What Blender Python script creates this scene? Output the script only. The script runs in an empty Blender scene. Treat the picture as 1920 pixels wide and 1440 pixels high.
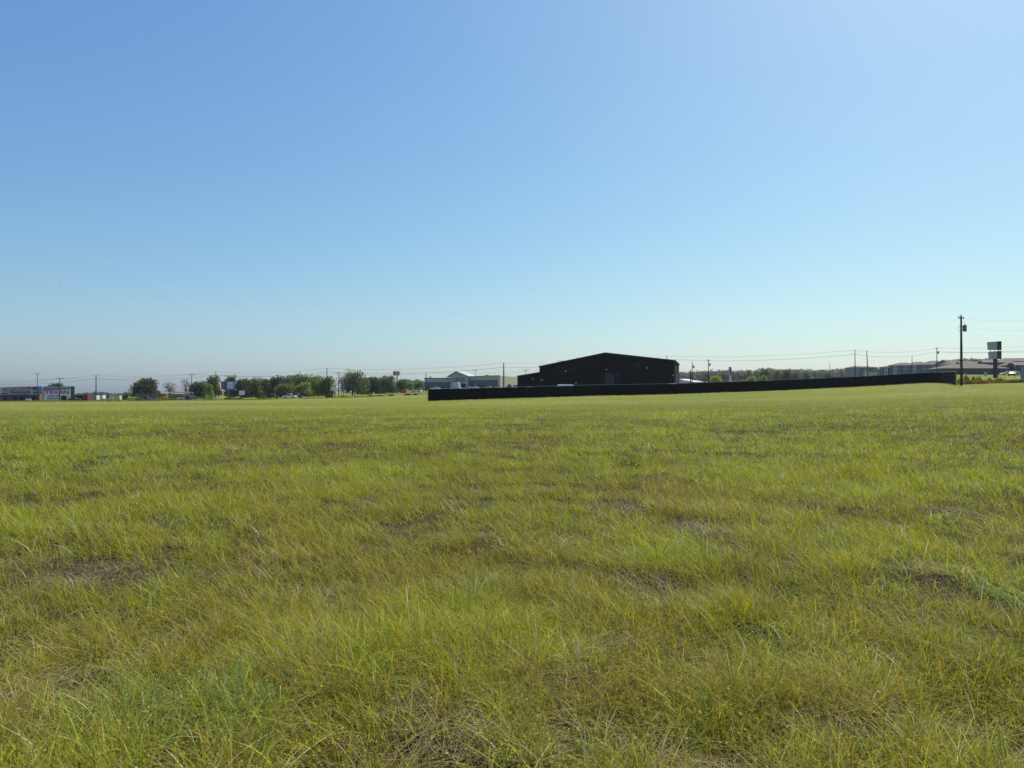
import bpy, math, random
import numpy as np
from mathutils import Vector, Matrix

# ------------------------------------------------------------------ camera, world, sun, exposure
S = bpy.context.scene
COL = S.collection
F = 1321.0            # focal length in pixels of the 1920 px wide photograph
CAMZ = 1.7
PITCH = math.atan(15.0 / F)
cam_d = bpy.data.cameras.new('camera'); cam = bpy.data.objects.new('camera', cam_d); COL.objects.link(cam)
cam_d.sensor_width = 36.0; cam_d.lens = 36.0 * F / 1920.0
cam_d.clip_start = 0.05; cam_d.clip_end = 20000
cam.location = (0, 0, CAMZ); cam.rotation_euler = (math.pi / 2 + PITCH, 0, 0)
S.camera = cam
S.render.resolution_x = 1024; S.render.resolution_y = 768

SUN_AZ = math.radians(38)     # to the right of the view direction
SUN_EL = math.radians(50)
W = bpy.data.worlds.new('World'); S.world = W; W.use_nodes = True
nt = W.node_tree; nt.nodes.clear()
sky = nt.nodes.new('ShaderNodeTexSky'); sky.sky_type = 'NISHITA'; sky.sun_disc = False
sky.sun_elevation = SUN_EL; sky.sun_rotation = SUN_AZ
sky.altitude = 0; sky.air_density = 1.2; sky.dust_density = 1.0; sky.ozone_density = 3.0
bg = nt.nodes.new('ShaderNodeBackground'); bg.inputs[1].default_value = 0.125
wo = nt.nodes.new('ShaderNodeOutputWorld')
sep = nt.nodes.new('ShaderNodeSeparateColor'); comb = nt.nodes.new('ShaderNodeCombineColor')   # gentle colour grade of the sky
nt.links.new(sky.outputs[0], sep.inputs[0])
for k, (gain, gam) in enumerate(((0.90, 1.05), (1.05, 0.94), (1.02, 0.61))):
    m1 = nt.nodes.new('ShaderNodeMath'); m1.operation = 'MULTIPLY'; m1.inputs[1].default_value = 0.1
    m2 = nt.nodes.new('ShaderNodeMath'); m2.operation = 'POWER'; m2.inputs[1].default_value = gam
    m3 = nt.nodes.new('ShaderNodeMath'); m3.operation = 'MULTIPLY'; m3.inputs[1].default_value = gain / 0.125
    nt.links.new(sep.outputs[k], m1.inputs[0]); nt.links.new(m1.outputs[0], m2.inputs[0]); nt.links.new(m2.outputs[0], m3.inputs[0]); nt.links.new(m3.outputs[0], comb.inputs[k])
nt.links.new(comb.outputs[0], bg.inputs[0])
nt.links.new(bg.outputs[0], wo.inputs[0])
sd = bpy.data.lights.new('sun', 'SUN'); sd.energy = 4.6; sd.angle = math.radians(0.53); sd.color = (1.0, 0.94, 0.80)
sun = bpy.data.objects.new('sun', sd); COL.objects.link(sun)
sv = Vector((math.sin(SUN_AZ) * math.cos(SUN_EL), math.cos(SUN_AZ) * math.cos(SUN_EL), math.sin(SUN_EL)))
sun.rotation_euler = sv.to_track_quat('Z', 'Y').to_euler(); sun.location = (60, 20, 80)
S.view_settings.view_transform = 'Standard'; S.view_settings.look = 'None'
S.view_settings.exposure = 0.0; S.view_settings.gamma = 1.0

rng = np.random.default_rng(7)
random.seed(7)

# ------------------------------------------------------------------ noise and terrain
def vnoise(x, y, seed=0):
    xi = np.floor(x).astype(np.int64); yi = np.floor(y).astype(np.int64)
    xf = x - xi; yf = y - yi
    u = xf * xf * (3 - 2 * xf); v = yf * yf * (3 - 2 * yf)
    def h(a, b):
        n = (a * 374761393 + b * 668265263 + seed * 1442695041) & 0xffffffff
        n = ((n ^ (n >> 13)) * 1274126177) & 0xffffffff
        return ((n ^ (n >> 16)) & 0xffff) / 65535.0
    return (h(xi, yi) * (1 - u) + h(xi + 1, yi) * u) * (1 - v) + (h(xi, yi + 1) * (1 - u) + h(xi + 1, yi + 1) * u) * v
def fbm(x, y, seed=0, o=4):
    s = 0; a = 1.0; t = 0
    for k in range(o):
        s = s + a * vnoise(x * 2 ** k + 17.3 * k, y * 2 ** k - 9.1 * k, seed + k); t += a; a *= 0.55
    return s / t

COLS = [-700, 0, 240, 480, 640, 800, 860, 970, 1130, 1290, 1450, 1600, 1740, 1800, 1920, 2600]
ROWS = {
 60:  [771.5, 771.5, 771.5, 771.5, 772.0, 770.5, 769.8, 768.5, 766.5, 764.0, 761.5, 757.5, 751.5, 749.0, 745.8, 743.8],
 100: [761.6, 760.6, 760.1, 759.1, 759.0, 755.4, 754.4, 752.5, 749.0, 746.5, 742.0, 736.5, 729.0, 723.6, 720.0, 717.0],
 138: [758.2, 757.7, 757.0, 755.7, 754.9, 750.7, 748.9, 745.8, 742.2, 738.9, 733.4, 726.9, 718.9, 717.4, 714.2, 711.2],
 200: [755, 754.8, 753.8, 751.5, 748.5, 743, 741, 738, 734, 731, 726, 718.5, 711, 709, 708, 705],
 300: [752.5, 752, 751, 748, 743.5, 736.5, 733.5, 731.5, 729, 727, 723, 713, 704, 702, 702, 700],
 450: [748, 747, 746, 743, 740, 732.5, 729.5, 729, 728, 724, 719, 710, 700, 697, 694, 692],
 700: [746, 744, 743, 741, 738, 731, 728, 728, 726, 719, 716, 708, 696, 691, 688, 687],
 1500: [743, 742, 741, 739, 736, 730, 727.5, 727, 725, 717, 714, 706, 694, 689, 686, 685],
}
def ray(px, py):
    cx = (px - 960) / F; cy = (720 - py) / F
    c, s = math.cos(PITCH), math.sin(PITCH)
    return (cx, c - s * cy, s + c * cy)
def P(px, py, d):
    r = ray(px, py); t = d / r[1]
    return Vector((r[0] * t, d, CAMZ + r[2] * t))
_az = []; _lr = []; _zz = []
for i, c in enumerate(COLS):
    az = math.atan2((c - 960) / F, 1); rs = [0.0, 15.0]; zs = [0.0, 0.02]
    for d in sorted(ROWS):
        rs.append(d / math.cos(az)); zs.append(P(c, ROWS[d][i], d).z)
    rs.append(9000.0); zs.append(zs[-1] if zs[-1] < 0 else zs[-1])
    _az.append(az); _lr.append(np.array(rs)); _zz.append(np.array(zs))
_az = np.array(_az)
def terrain0(x, y):
    x = np.asarray(x, float); y = np.asarray(y, float)
    az = np.arctan2(x, y); r = np.hypot(x, y)
    lr = np.sqrt(r)
    Z = np.stack([np.interp(lr, np.sqrt(a), b) for a, b in zip(_lr, _zz)])
    back = 0.5 * (Z[0] + Z[-1])
    Z = np.concatenate([back[None], Z, back[None]])
    A = np.concatenate([[-math.pi], _az, [math.pi]])
    k = np.clip(np.searchsorted(A, az) - 1, 0, len(A) - 2)
    t = (az - A[k]) / (A[k + 1] - A[k])
    idx = np.arange(Z.shape[1])
    return Z[k, idx] * (1 - t) + Z[k + 1, idx] * t
def terrain(x, y):
    x = np.atleast_1d(np.asarray(x, float)); y = np.atleast_1d(np.asarray(y, float))
    r = np.hypot(x, y)
    z = terrain0(x, y)
    near = np.clip((90 - r) / 60, 0, 1)
    z = z + near * (0.16 * (fbm(x * 0.35, y * 0.35, 3) - 0.5) + 0.16 * (fbm(x * 1.3, y * 1.3, 5) - 0.5))
    z = z + np.clip((r - 30) / 60, 0, 1) * np.clip((600 - r) / 200, 0, 1) * 0.12 * (fbm(x * 0.12, y * 0.12, 9) - 0.5)
    return z
def tz(x, y): return float(terrain(x, y)[0])
def G(px, d):
    x = (px - 960) / F * d          # ground point at depth d in pixel column px
    x = x * 1.0
    return Vector((x, d, tz(x, d)))
def ZT(py, d, px=960): return P(px, py, d).z

# ------------------------------------------------------------------ materials
def mat(name, col, rough=0.8, metal=0.0, var=0.12, scale=1.5, bump=0.0, wave=None, spec=0.3, bscale=None):
    m = bpy.data.materials.new(name); m.use_nodes = True
    t = m.node_tree; b = t.nodes['Principled BSDF']
    b.inputs['Roughness'].default_value = rough; b.inputs['Metallic'].default_value = metal
    b.inputs['Specular IOR Level'].default_value = spec
    tc = t.nodes.new('ShaderNodeTexCoord')
    n = t.nodes.new('ShaderNodeTexNoise'); n.inputs['Scale'].default_value = scale; n.inputs['Detail'].default_value = 5
    t.links.new(tc.outputs['Object'], n.inputs['Vector'])
    mr = t.nodes.new('ShaderNodeMapRange'); mr.inputs['To Min'].default_value = 1 - var; mr.inputs['To Max'].default_value = 1 + var
    mr.inputs['From Min'].default_value = 0.3; mr.inputs['From Max'].default_value = 0.7
    t.links.new(n.outputs[0], mr.inputs[0])
    mx = t.nodes.new('ShaderNodeVectorMath'); mx.operation = 'SCALE'; mx.inputs[0].default_value = col[:3]
    t.links.new(mr.outputs[0], mx.inputs['Scale']); t.links.new(mx.outputs[0], b.inputs['Base Color'])
    if wave:
        w = t.nodes.new('ShaderNodeTexWave'); w.bands_direction = wave[0]; w.inputs['Scale'].default_value = wave[1]
        t.links.new(tc.outputs['Object'], w.inputs['Vector'])
        bm = t.nodes.new('ShaderNodeBump'); bm.inputs['Strength'].default_value = wave[2]; bm.inputs['Distance'].default_value = 0.05
        t.links.new(w.outputs[1], bm.inputs['Height']); t.links.new(bm.outputs[0], b.inputs['Normal'])
    elif bump:
        n2 = t.nodes.new('ShaderNodeTexNoise'); n2.inputs['Scale'].default_value = bscale or scale * 6; n2.inputs['Detail'].default_value = 4
        t.links.new(tc.outputs['Object'], n2.inputs['Vector'])
        bm = t.nodes.new('ShaderNodeBump'); bm.inputs['Strength'].default_value = bump; bm.inputs['Distance'].default_value = 0.05
        t.links.new(n2.outputs[0], bm.inputs['Height']); t.links.new(bm.outputs[0], b.inputs['Normal'])
    return m
def leafmat(name, trans=0.4, tint=(1, 1, 1), gloss=0.15):
    m = bpy.data.materials.new(name); m.use_nodes = True
    t = m.node_tree; t.nodes.clear()
    a = t.nodes.new('ShaderNodeAttribute'); a.attribute_name = 'col'
    tn = t.nodes.new('ShaderNodeMix'); tn.data_type = 'RGBA'; tn.blend_type = 'MULTIPLY'; tn.inputs[0].default_value = 1
    tn.inputs[7].default_value = (*tint, 1); t.links.new(a.outputs['Color'], tn.inputs[6])
    d = t.nodes.new('ShaderNodeBsdfPrincipled'); d.inputs['Roughness'].default_value = 0.55; d.inputs['Specular IOR Level'].default_value = gloss
    tr = t.nodes.new('ShaderNodeBsdfTranslucent')
    hs = t.nodes.new('ShaderNodeHueSaturation'); hs.inputs['Saturation'].default_value = 1.15; hs.inputs['Value'].default_value = 1.25; hs.inputs['Hue'].default_value = 0.49
    t.links.new(tn.outputs[2], d.inputs['Base Color']); t.links.new(tn.outputs[2], hs.inputs['Color']); t.links.new(hs.outputs[0], tr.inputs[0])
    mx = t.nodes.new('ShaderNodeMixShader'); mx.inputs[0].default_value = trans
    o = t.nodes.new('ShaderNodeOutputMaterial')
    t.links.new(d.outputs[0], mx.inputs[1]); t.links.new(tr.outputs[0], mx.inputs[2]); t.links.new(mx.outputs[0], o.inputs[0])
    return m

# ------------------------------------------------------------------ object helpers
def tag(o, label=None, cat=None, group=None, kind=None):
    if label: o['label'] = label
    if cat: o['category'] = cat
    if group: o['group'] = group
    if kind: o['kind'] = kind
    return o
def empty(name, loc, label, cat, group=None, rz=0.0):
    o = bpy.data.objects.new(name, None); COL.objects.link(o); o.location = loc; o.rotation_euler = (0, 0, rz)
    o.empty_display_size = 0.5
    return tag(o, label, cat, group)
class MB:
    def __init__(s): s.v = []; s.f = []
    def add(s, vs, fs):
        k = len(s.v); s.v += [tuple(p) for p in vs]; s.f += [tuple(i + k for i in f) for f in fs]; return s
    def box(s, c, size, rz=0.0):
        x, y, z = size[0] / 2, size[1] / 2, size[2] / 2; co, si = math.cos(rz), math.sin(rz)
        vs = []
        for a, b, g in ((-x, -y, -z), (x, -y, -z), (x, y, -z), (-x, y, -z), (-x, -y, z), (x, -y, z), (x, y, z), (-x, y, z)):
            vs.append((c[0] + a * co - b * si, c[1] + a * si + b * co, c[2] + g))
        return s.add(vs, [(0, 3, 2, 1), (4, 5, 6, 7), (0, 1, 5, 4), (1, 2, 6, 5), (2, 3, 7, 6), (3, 0, 4, 7)])
    def tube(s, pts, rad, n=8, cap=True):
        pts = [Vector(p) for p in pts]
        if not hasattr(rad, '__len__'): rad = [rad] * len(pts)
        rings = []
        for i, p in enumerate(pts):
            a = pts[max(i - 1, 0)]; b = pts[min(i + 1, len(pts) - 1)]
            t = (b - a).normalized()
            u = t.cross(Vector((0, 0, 1)));
            if u.length < 1e-3: u = Vector((1, 0, 0))
            u.normalize(); w = t.cross(u)
            rings.append([p + (u * math.cos(2 * math.pi * k / n) + w * math.sin(2 * math.pi * k / n)) * rad[i] for k in range(n)])
        vs = [q for r in rings for q in r]; fs = []
        for i in range(len(pts) - 1):
            for k in range(n):
                fs.append((i * n + k, i * n + (k + 1) % n, (i + 1) * n + (k + 1) % n, (i + 1) * n + k))
        if cap:
            fs.append(tuple(range(n))); fs.append(tuple((len(pts) - 1) * n + k for k in reversed(range(n))))
        return s.add(vs, fs)
    def prism(s, poly, fmap, a, b):
        n = len(poly); vs = [fmap(p, a) for p in poly] + [fmap(p, b) for p in poly]
        fs = [tuple(reversed(range(n))), tuple(range(n, 2 * n))]
        for i in range(n): j = (i + 1) % n; fs.append((i, j, n + j, n + i))
        return s.add(vs, fs)
    def build(s, name, m, parent=None, smooth=False, local=False, loc=None):
        org = Vector((0, 0, 0))
        if parent is not None and not local:
            q = parent
            while q is not None: org += q.location; q = q.parent
        if loc is not None: org = Vector(loc)
        me = bpy.data.meshes.new(name)
        me.from_pydata([(p[0] - org[0], p[1] - org[1], p[2] - org[2]) for p in s.v], [], s.f)
        me.materials.append(m)
        import bmesh
        bm = bmesh.new(); bm.from_mesh(me); bmesh.ops.recalc_face_normals(bm, faces=bm.faces); bm.to_mesh(me); bm.free()
        if smooth: me.polygons.foreach_set('use_smooth', [True] * len(me.polygons))
        o = bpy.data.objects.new(name, me); COL.objects.link(o)
        if parent is not None: o.parent = parent
        elif loc is not None: o.location = loc
        return o
def fastmesh(name, V, counts, m, colv=None, parent=None, smooth=False):
    """V vertices (N,3); counts = (faces array (M,k))"""
    me = bpy.data.meshes.new(name)
    Fc = counts
    me.vertices.add(len(V)); me.vertices.foreach_set('co', np.ascontiguousarray(V, dtype=np.float32).ravel())
    tot = sum(f.size for f in Fc); nf = sum(len(f) for f in Fc)
    me.loops.add(tot); me.polygons.add(nf)
    li = np.concatenate([f.ravel() for f in Fc]).astype(np.int32)
    sz = np.concatenate([np.full(len(f), f.shape[1], np.int32) for f in Fc])
    st = np.concatenate([[0], np.cumsum(sz)[:-1]]).astype(np.int32)
    me.loops.foreach_set('vertex_index', li); me.polygons.foreach_set('loop_start', st)
    try: me.polygons.foreach_set('loop_total', sz)
    except Exception: pass
    me.update(calc_edges=True)
    if colv is not None:
        at = me.color_attributes.new('col', 'FLOAT_COLOR', 'POINT')
        c4 = np.ones((len(V), 4), np.float32); c4[:, :3] = colv
        at.data.foreach_set('color', c4.ravel())
    me.materials.append(m)
    if smooth: me.polygons.foreach_set('use_smooth', np.ones(nf, bool))
    o = bpy.data.objects.new(name, me); COL.objects.link(o)
    if parent is not None: o.parent = parent
    return o

class Frame:
    """vertical plane through two ground points; pixel coordinates on it become real points"""
    def __init__(s, px0, d0, px1, d1):
        a = Vector(((px0 - 960) / F * d0, d0)); b = Vector(((px1 - 960) / F * d1, d1))
        s.o = a; s.u = (b - a).normalized(); s.n = Vector((-s.u.y, s.u.x)); s.w = (b - a).length
    def pt(s, px, py):
        r = ray(px, py if py != 'G' else 740)
        den = r[0] * s.n.x + r[1] * s.n.y
        t = (s.o.x * s.n.x + s.o.y * s.n.y) / den
        x, y = r[0] * t, r[1] * t
        return Vector((x, y, CAMZ + r[2] * t)) if py != 'G' else Vector((x, y, tz(x, y) - 0.4))
    def off(s, p, k):
        if p[1] == 'G' : pass
        q = s.pt(p[0], p[1]); return Vector((q.x + s.n.x * k, q.y + s.n.y * k, q.z))
    def poly(s, mb, pts, a, b): return mb.prism(pts, s.off, a, b)
    def rect(s, mb, x0, y0, x1, y1, a, b): return mb.prism([(x0, y0), (x1, y0), (x1, y1), (x0, y1)], s.off, a, b)
    def base(s, px=None):
        q = s.pt(px, 'G') if px is not None else s.pt((s.o.x / s.o.y * F + 960), 'G'); q.z += 0.4; return q
def text(fr, body, x0, y0, x1, y1, m, parent, name='lettering', prd=-0.06, skew=0.0, bold=0.0):
    cu = bpy.data.curves.new('t', 'FONT'); cu.body = body; cu.extrude = 0.02; cu.offset = bold; cu.resolution_u = 3
    to = bpy.data.objects.new('t', cu); COL.objects.link(to)
    dg = bpy.context.evaluated_depsgraph_get(); dg.update()
    me = bpy.data.meshes.new_from_object(to.evaluated_get(dg))
    COL.objects.unlink(to); bpy.data.objects.remove(to)
    vs = np.array([v.co[:] for v in me.vertices]); mn, mxx = vs.min(0), vs.max(0)
    mb = MB(); out = []
    for v in vs:
        a = (v[0] - mn[0]) / (mxx[0] - mn[0]); b = (v[1] - mn[1]) / (mxx[1] - mn[1])
        px = x0 + a * (x1 - x0) + skew * b; py = y1 + b * (y0 - y1)
        out.append(fr.off((px, py), prd - (v[2] + 0.02)))
    mb.add(out, [tuple(p.vertices) for p in me.polygons])
    bpy.data.meshes.remove(me)
    return mb.build(name, m, parent)
def tree_copy(o, parent=None):
    c = o.copy(); COL.objects.link(c); c.parent = parent
    for ch in list(o.children): tree_copy(ch, c)
    return c

# ------------------------------------------------------------------ ground sheet
def build_ground():
    nr = 330
    rr = np.concatenate([[0.0], 0.4 * (9000 / 0.4) ** (np.linspace(0, 1, nr))])
    azs = np.concatenate([np.linspace(-45, 45, 361), np.linspace(45, 315, 109)[1:-1]]); azs = np.radians(azs)
    na = len(azs)
    R, A = np.meshgrid(rr[1:], azs, indexing='ij')
    X = (R * np.sin(A)).ravel(); Y = (R * np.cos(A)).ravel(); Z = terrain(X, Y)
    V = np.concatenate([[[0, 0, tz(0, 0)]], np.stack([X, Y, Z], 1)])
    i = np.arange(nr - 1)[:, None] * na; j = np.arange(na)[None]; j2 = (j + 1) % na
    q = np.stack([1 + i + j, 1 + i + na + j, 1 + i + na + j2, 1 + i + j2], -1).reshape(-1, 4)
    tri = np.stack([np.zeros(na, int), 1 + j[0], 1 + j2[0]], 1)
    m = bpy.data.materials.new('field_ground'); m.use_nodes = True; t = m.node_tree; b = t.nodes['Principled BSDF']
    b.inputs['Roughness'].default_value = 1; b.inputs['Specular IOR Level'].default_value = 0.05
    at = t.nodes.new('ShaderNodeAttribute'); at.attribute_name = 'col'
    tc = t.nodes.new('ShaderNodeTexCoord')
    def ns(sc, det=6, ro=0.6):
        n = t.nodes.new('ShaderNodeTexNoise'); n.inputs['Scale'].default_value = sc; n.inputs['Detail'].default_value = det; n.inputs['Roughness'].default_value = ro
        t.links.new(tc.outputs['Object'], n.inputs['Vector']); return n
    n1 = ns(0.9); n2 = ns(9, 8, 0.75)
    def rampy(n, a, b_, lo=0.3, hi=0.7):
        mr = t.nodes.new('ShaderNodeMapRange'); mr.inputs[1].default_value = lo; mr.inputs[2].default_value = hi; mr.inputs[3].default_value = a; mr.inputs[4].default_value = b_
        t.links.new(n.outputs[0], mr.inputs[0]); return mr
    r1 = rampy(n1, 0.8, 1.2); r2 = rampy(n2, 0.6, 1.4)
    ml = t.nodes.new('ShaderNodeMath'); ml.operation = 'MULTIPLY'; t.links.new(r1.outputs[0], ml.inputs[0]); t.links.new(r2.outputs[0], ml.inputs[1])
    sc = t.nodes.new('ShaderNodeVectorMath'); sc.operation = 'SCALE'; t.links.new(at.outputs['Color'], sc.inputs[0]); t.links.new(ml.outputs[0], sc.inputs['Scale'])
    t.links.new(sc.outputs[0], b.inputs['Base Color'])
    bp = t.nodes.new('ShaderNodeBump'); bp.inputs['Strength'].default_value = 0.8; bp.inputs['Distance'].default_value = 0.06
    t.links.new(n2.outputs[0], bp.inputs['Height']); t.links.new(bp.outputs[0], b.inputs['Normal'])
    # colour of the cover: bare soil and thatch under the tall grass, mown turf beyond the fence line
    r = np.hypot(V[:, 0], V[:, 1]); x, y = V[:, 0], V[:, 1]
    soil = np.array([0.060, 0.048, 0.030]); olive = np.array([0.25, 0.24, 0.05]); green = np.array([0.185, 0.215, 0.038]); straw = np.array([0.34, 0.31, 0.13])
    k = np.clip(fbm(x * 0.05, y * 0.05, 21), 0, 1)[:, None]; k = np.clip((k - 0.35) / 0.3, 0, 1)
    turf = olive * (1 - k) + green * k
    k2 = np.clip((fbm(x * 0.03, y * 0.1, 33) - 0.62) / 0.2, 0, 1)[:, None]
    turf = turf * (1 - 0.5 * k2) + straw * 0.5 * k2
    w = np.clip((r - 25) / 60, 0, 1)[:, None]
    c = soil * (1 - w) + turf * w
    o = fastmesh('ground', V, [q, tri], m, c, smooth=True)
    tag(o, 'flat grassy field ground rising gently to the right', None, None, 'structure')
    return o
build_ground()

FENCE = [(803, 122), (870, 126), (970, 131), (1130, 136), (1290, 139), (1450, 141), (1600, 143), (1740, 143), (1766, 136), (1782, 122), (1792, 108)]
# ------------------------------------------------------------------ grass
PAL = {'green': (0.20, 0.31, 0.03), 'lime': (0.48, 0.535, 0.052), 'olive': (0.375, 0.352, 0.058), 'gold': (0.62, 0.50, 0.085),
       'rust': (0.36, 0.23, 0.085), 'straw': (0.74, 0.65, 0.40), 'blue': (0.27, 0.38, 0.13)}
PAL = {k: np.array(v) for k, v in PAL.items()}
def ribbons(x, y, z, L, w, az, lean, curl, segs, wind, tw=None):
    """curved tapering blades as one vertex block"""
    n = len(x); s = np.linspace(0, 1, segs + 1)[None]
    hx = np.sin(az)[:, None]; hy = np.cos(az)[:, None]
    out = L[:, None] * (lean[:, None] * s + curl[:, None] * s ** 2)
    up = L[:, None] * (s * np.cos(np.clip(lean, 0, 1.4))[:, None] - 0.45 * (curl[:, None] * s ** 2) ** 1.0)
    cx = x[:, None] + hx * out + wind[0] * L[:, None] * s ** 1.6
    cy = y[:, None] + hy * out + wind[1] * L[:, None] * s ** 1.6
    cz = z[:, None] + np.maximum(up, 0.01 * s)
    ta = az + np.pi / 2 + (rng.normal(0, 0.5, n) if tw is None else tw)
    wx = np.sin(ta)[:, None]; wy = np.cos(ta)[:, None]
    ww = (w[:, None] * 0.5) * np.clip(1 - s ** 2.2, 0.0, 1) * (0.6 + 0.8 * np.sqrt(s) * (1 - s) + 0.2)
    Lf = np.stack([cx - wx * ww, cy - wy * ww, cz], -1)[:, :-1]
    Rt = np.stack([cx + wx * ww, cy + wy * ww, cz], -1)[:, :-1]
    tip = np.stack([cx[:, -1], cy[:, -1], cz[:, -1]], -1)[:, None]
    V = np.concatenate([Lf, Rt, tip], 1)     # per blade: segs left, segs right, tip
    nv = 2 * segs + 1
    base = (np.arange(n) * nv)[:, None]
    Q = []
    for k in range(segs - 1):
        Q.append(np.concatenate([base + k, base + segs + k, base + segs + k + 1, base + k + 1], 1))
    T = np.concatenate([base + segs - 1, base + 2 * segs - 1, base + 2 * segs], 1)
    return V.reshape(-1, 3), (np.concatenate(Q) if Q else np.zeros((0, 4), int)), T, nv
HA = math.radians(47)
# patches of the field as surveyed: (pixel x, pixel y, half width, half height, kind)
SPOTS = [(760, 1180, 260, 110, 'lush'), (900, 1120, 130, 50, 'lush'), (1420, 960, 130, 45, 'lush'), (1660, 1010, 120, 40, 'lush'), (1230, 1010, 150, 35, 'lush'), (1500, 900, 180, 25, 'lush'),
         (360, 1290, 200, 60, 'blue'), (130, 1390, 140, 60, 'lush'), (1580, 1040, 60, 25, 'lush'), (1900, 1090, 90, 60, 'lush'), (1050, 1180, 90, 60, 'lush'), (620, 880, 200, 16, 'lush'), (880, 760, 260, 8, 'lush'), (330, 830, 160, 12, 'blue'),
         (200, 1050, 150, 32, 'hole'), (800, 1095, 60, 16, 'hole'), (1180, 1335, 45, 20, 'hole'), (1530, 1325, 90, 22, 'hole'), (1860, 1330, 80, 30, 'hole'), (1680, 1070, 80, 16, 'hole'), (1345, 965, 70, 10, 'hole'),
         (600, 1045, 30, 12, 'hole'), (300, 1320, 50, 16, 'hole'), (880, 1425, 60, 16, 'hole'), (760, 1300, 40, 14, 'hole'), (1400, 1150, 35, 12, 'hole'), (1840, 875, 30, 6, 'hole'), (1100, 975, 60, 7, 'hole'), (1660, 930, 40, 6, 'hole'), (60, 895, 26, 5, 'hole'),
         (1530, 1325, 150, 30, 'straw'), (1290, 1350, 150, 40, 'straw'), (80, 1240, 110, 40, 'straw'), (700, 1310, 90, 36, 'straw'), (820, 1230, 120, 30, 'straw'), (1000, 1320, 60, 20, 'straw'), (700, 1360, 80, 20, 'straw'),
         (1200, 905, 300, 16, 'rust'), (500, 960, 120, 14, 'rust'), (200, 1040, 160, 40, 'rust'), (1240, 800, 200, 7, 'rust'), (640, 900, 220, 10, 'rust'), (1840, 800, 150, 6, 'rust'), (1100, 1250, 160, 40, 'rust')]
_sp = []
for a_, b_, c_, d_, k_ in SPOTS:
    def gy(py_): t_ = (CAMZ - 0.15) / max(1e-4, (py_ - 735) / F); return t_
    dn_, df_, dm_ = gy(b_ + d_), gy(max(b_ - d_, 738)), gy(b_)
    _sp.append(((a_ - 960) / F * dm_, dm_, max(c_ / F * dm_, 0.15), max((df_ - dn_) / 2, 0.15), k_))
def spot(x, y, kind):
    m = np.zeros_like(x); j = 0.35 * (fbm(x * 2.2, y * 2.2, 171, 2) - 0.5)
    for cx_, cy_, rx_, ry_, k_ in _sp:
        if k_ != kind: continue
        q = ((x - cx_) / rx_) ** 2 + ((y - cy_) / ry_) ** 2
        m = np.maximum(m, np.clip(1.35 - q + j * 2, 0, 1) * (q < 4))
    return m
def fields(x, y):
    lush = fbm(x * 0.22 + 5, y * 0.22, 41) * 0.7 + 0.14 + 0.16 * spot(x, y, 'lush') + 0.08 * spot(x, y, 'blue'); br = fbm(x * 0.30, y * 0.30 + 9, 57) * 0.8 + 0.09 + 0.14 * spot(x, y, 'rust'); fine = fbm(x * 1.7, y * 1.7, 63, 3)
    big = fbm(x * 0.045, y * 0.09, 77, 3)
    return lush, br, fine, big
def grass_colour(x, y, n, r):
    lush, br, fine, big = fields(x, y)
    l = np.clip((lush - 0.40) / 0.25 + rng.normal(0, 0.45, n), 0, 1)[:, None]
    c = PAL['olive'] * (1 - l) + PAL['lime'] * l
    g = (rng.random(n) < 0.16 + 0.35 * np.clip((big - 0.45) / 0.2, 0, 1) + 0.2 * np.clip((fine - 0.5) / 0.15, 0, 1))[:, None]
    c = np.where(g, PAL['green'] * 0.6 + c * 0.4, c)
    b = (rng.random(n) < 0.10 + 0.35 * np.clip((br - 0.55) / 0.12, 0, 1))[:, None]
    c = np.where(b, PAL['rust'] * 0.55 + PAL['olive'] * 0.45, c)
    s = (rng.random(n) < 0.05 + 0.15 * np.clip((0.42 - fine) / 0.15, 0, 1))[:, None]
    c = np.where(s, PAL['straw'] * rng.uniform(0.5, 1, (n, 1)), c)
    yy = (rng.random(n) < 0.14)[:, None]
    c = np.where(yy, PAL['gold'], c)
    bl = (rng.random(n) < 0.4 * spot(x, y, 'blue'))[:, None]
    c = np.where(bl, PAL['blue'], c) * 0.9
    # far away one ribbon stands for several blades, so their colours average out
    mean = (0.5 * PAL['olive'] + 0.3 * PAL['lime'] + 0.2 * PAL['green']) * 0.85 * (1 - 0.35 * b * 0) 
    lm = l * 0 + np.clip((lush - 0.40) / 0.25, 0, 1)[:, None]; brm = np.clip((br - 0.52) / 0.15, 0, 1)[:, None]
    mean = mean * (1 - 0.5 * lm) + 0.5 * lm * PAL['lime'] * 0.85; mean = mean * (1 - 0.35 * brm) + 0.35 * brm * PAL['rust']
    f = 1 / (1 + np.maximum(0, r - 8) / 14)[:, None]
    c = mean * (1 - f) + c * f
    v = (0.38 * f + 0.06)
    return c * (1 + v * rng.uniform(-1, 1, (n, 1)))
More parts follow.
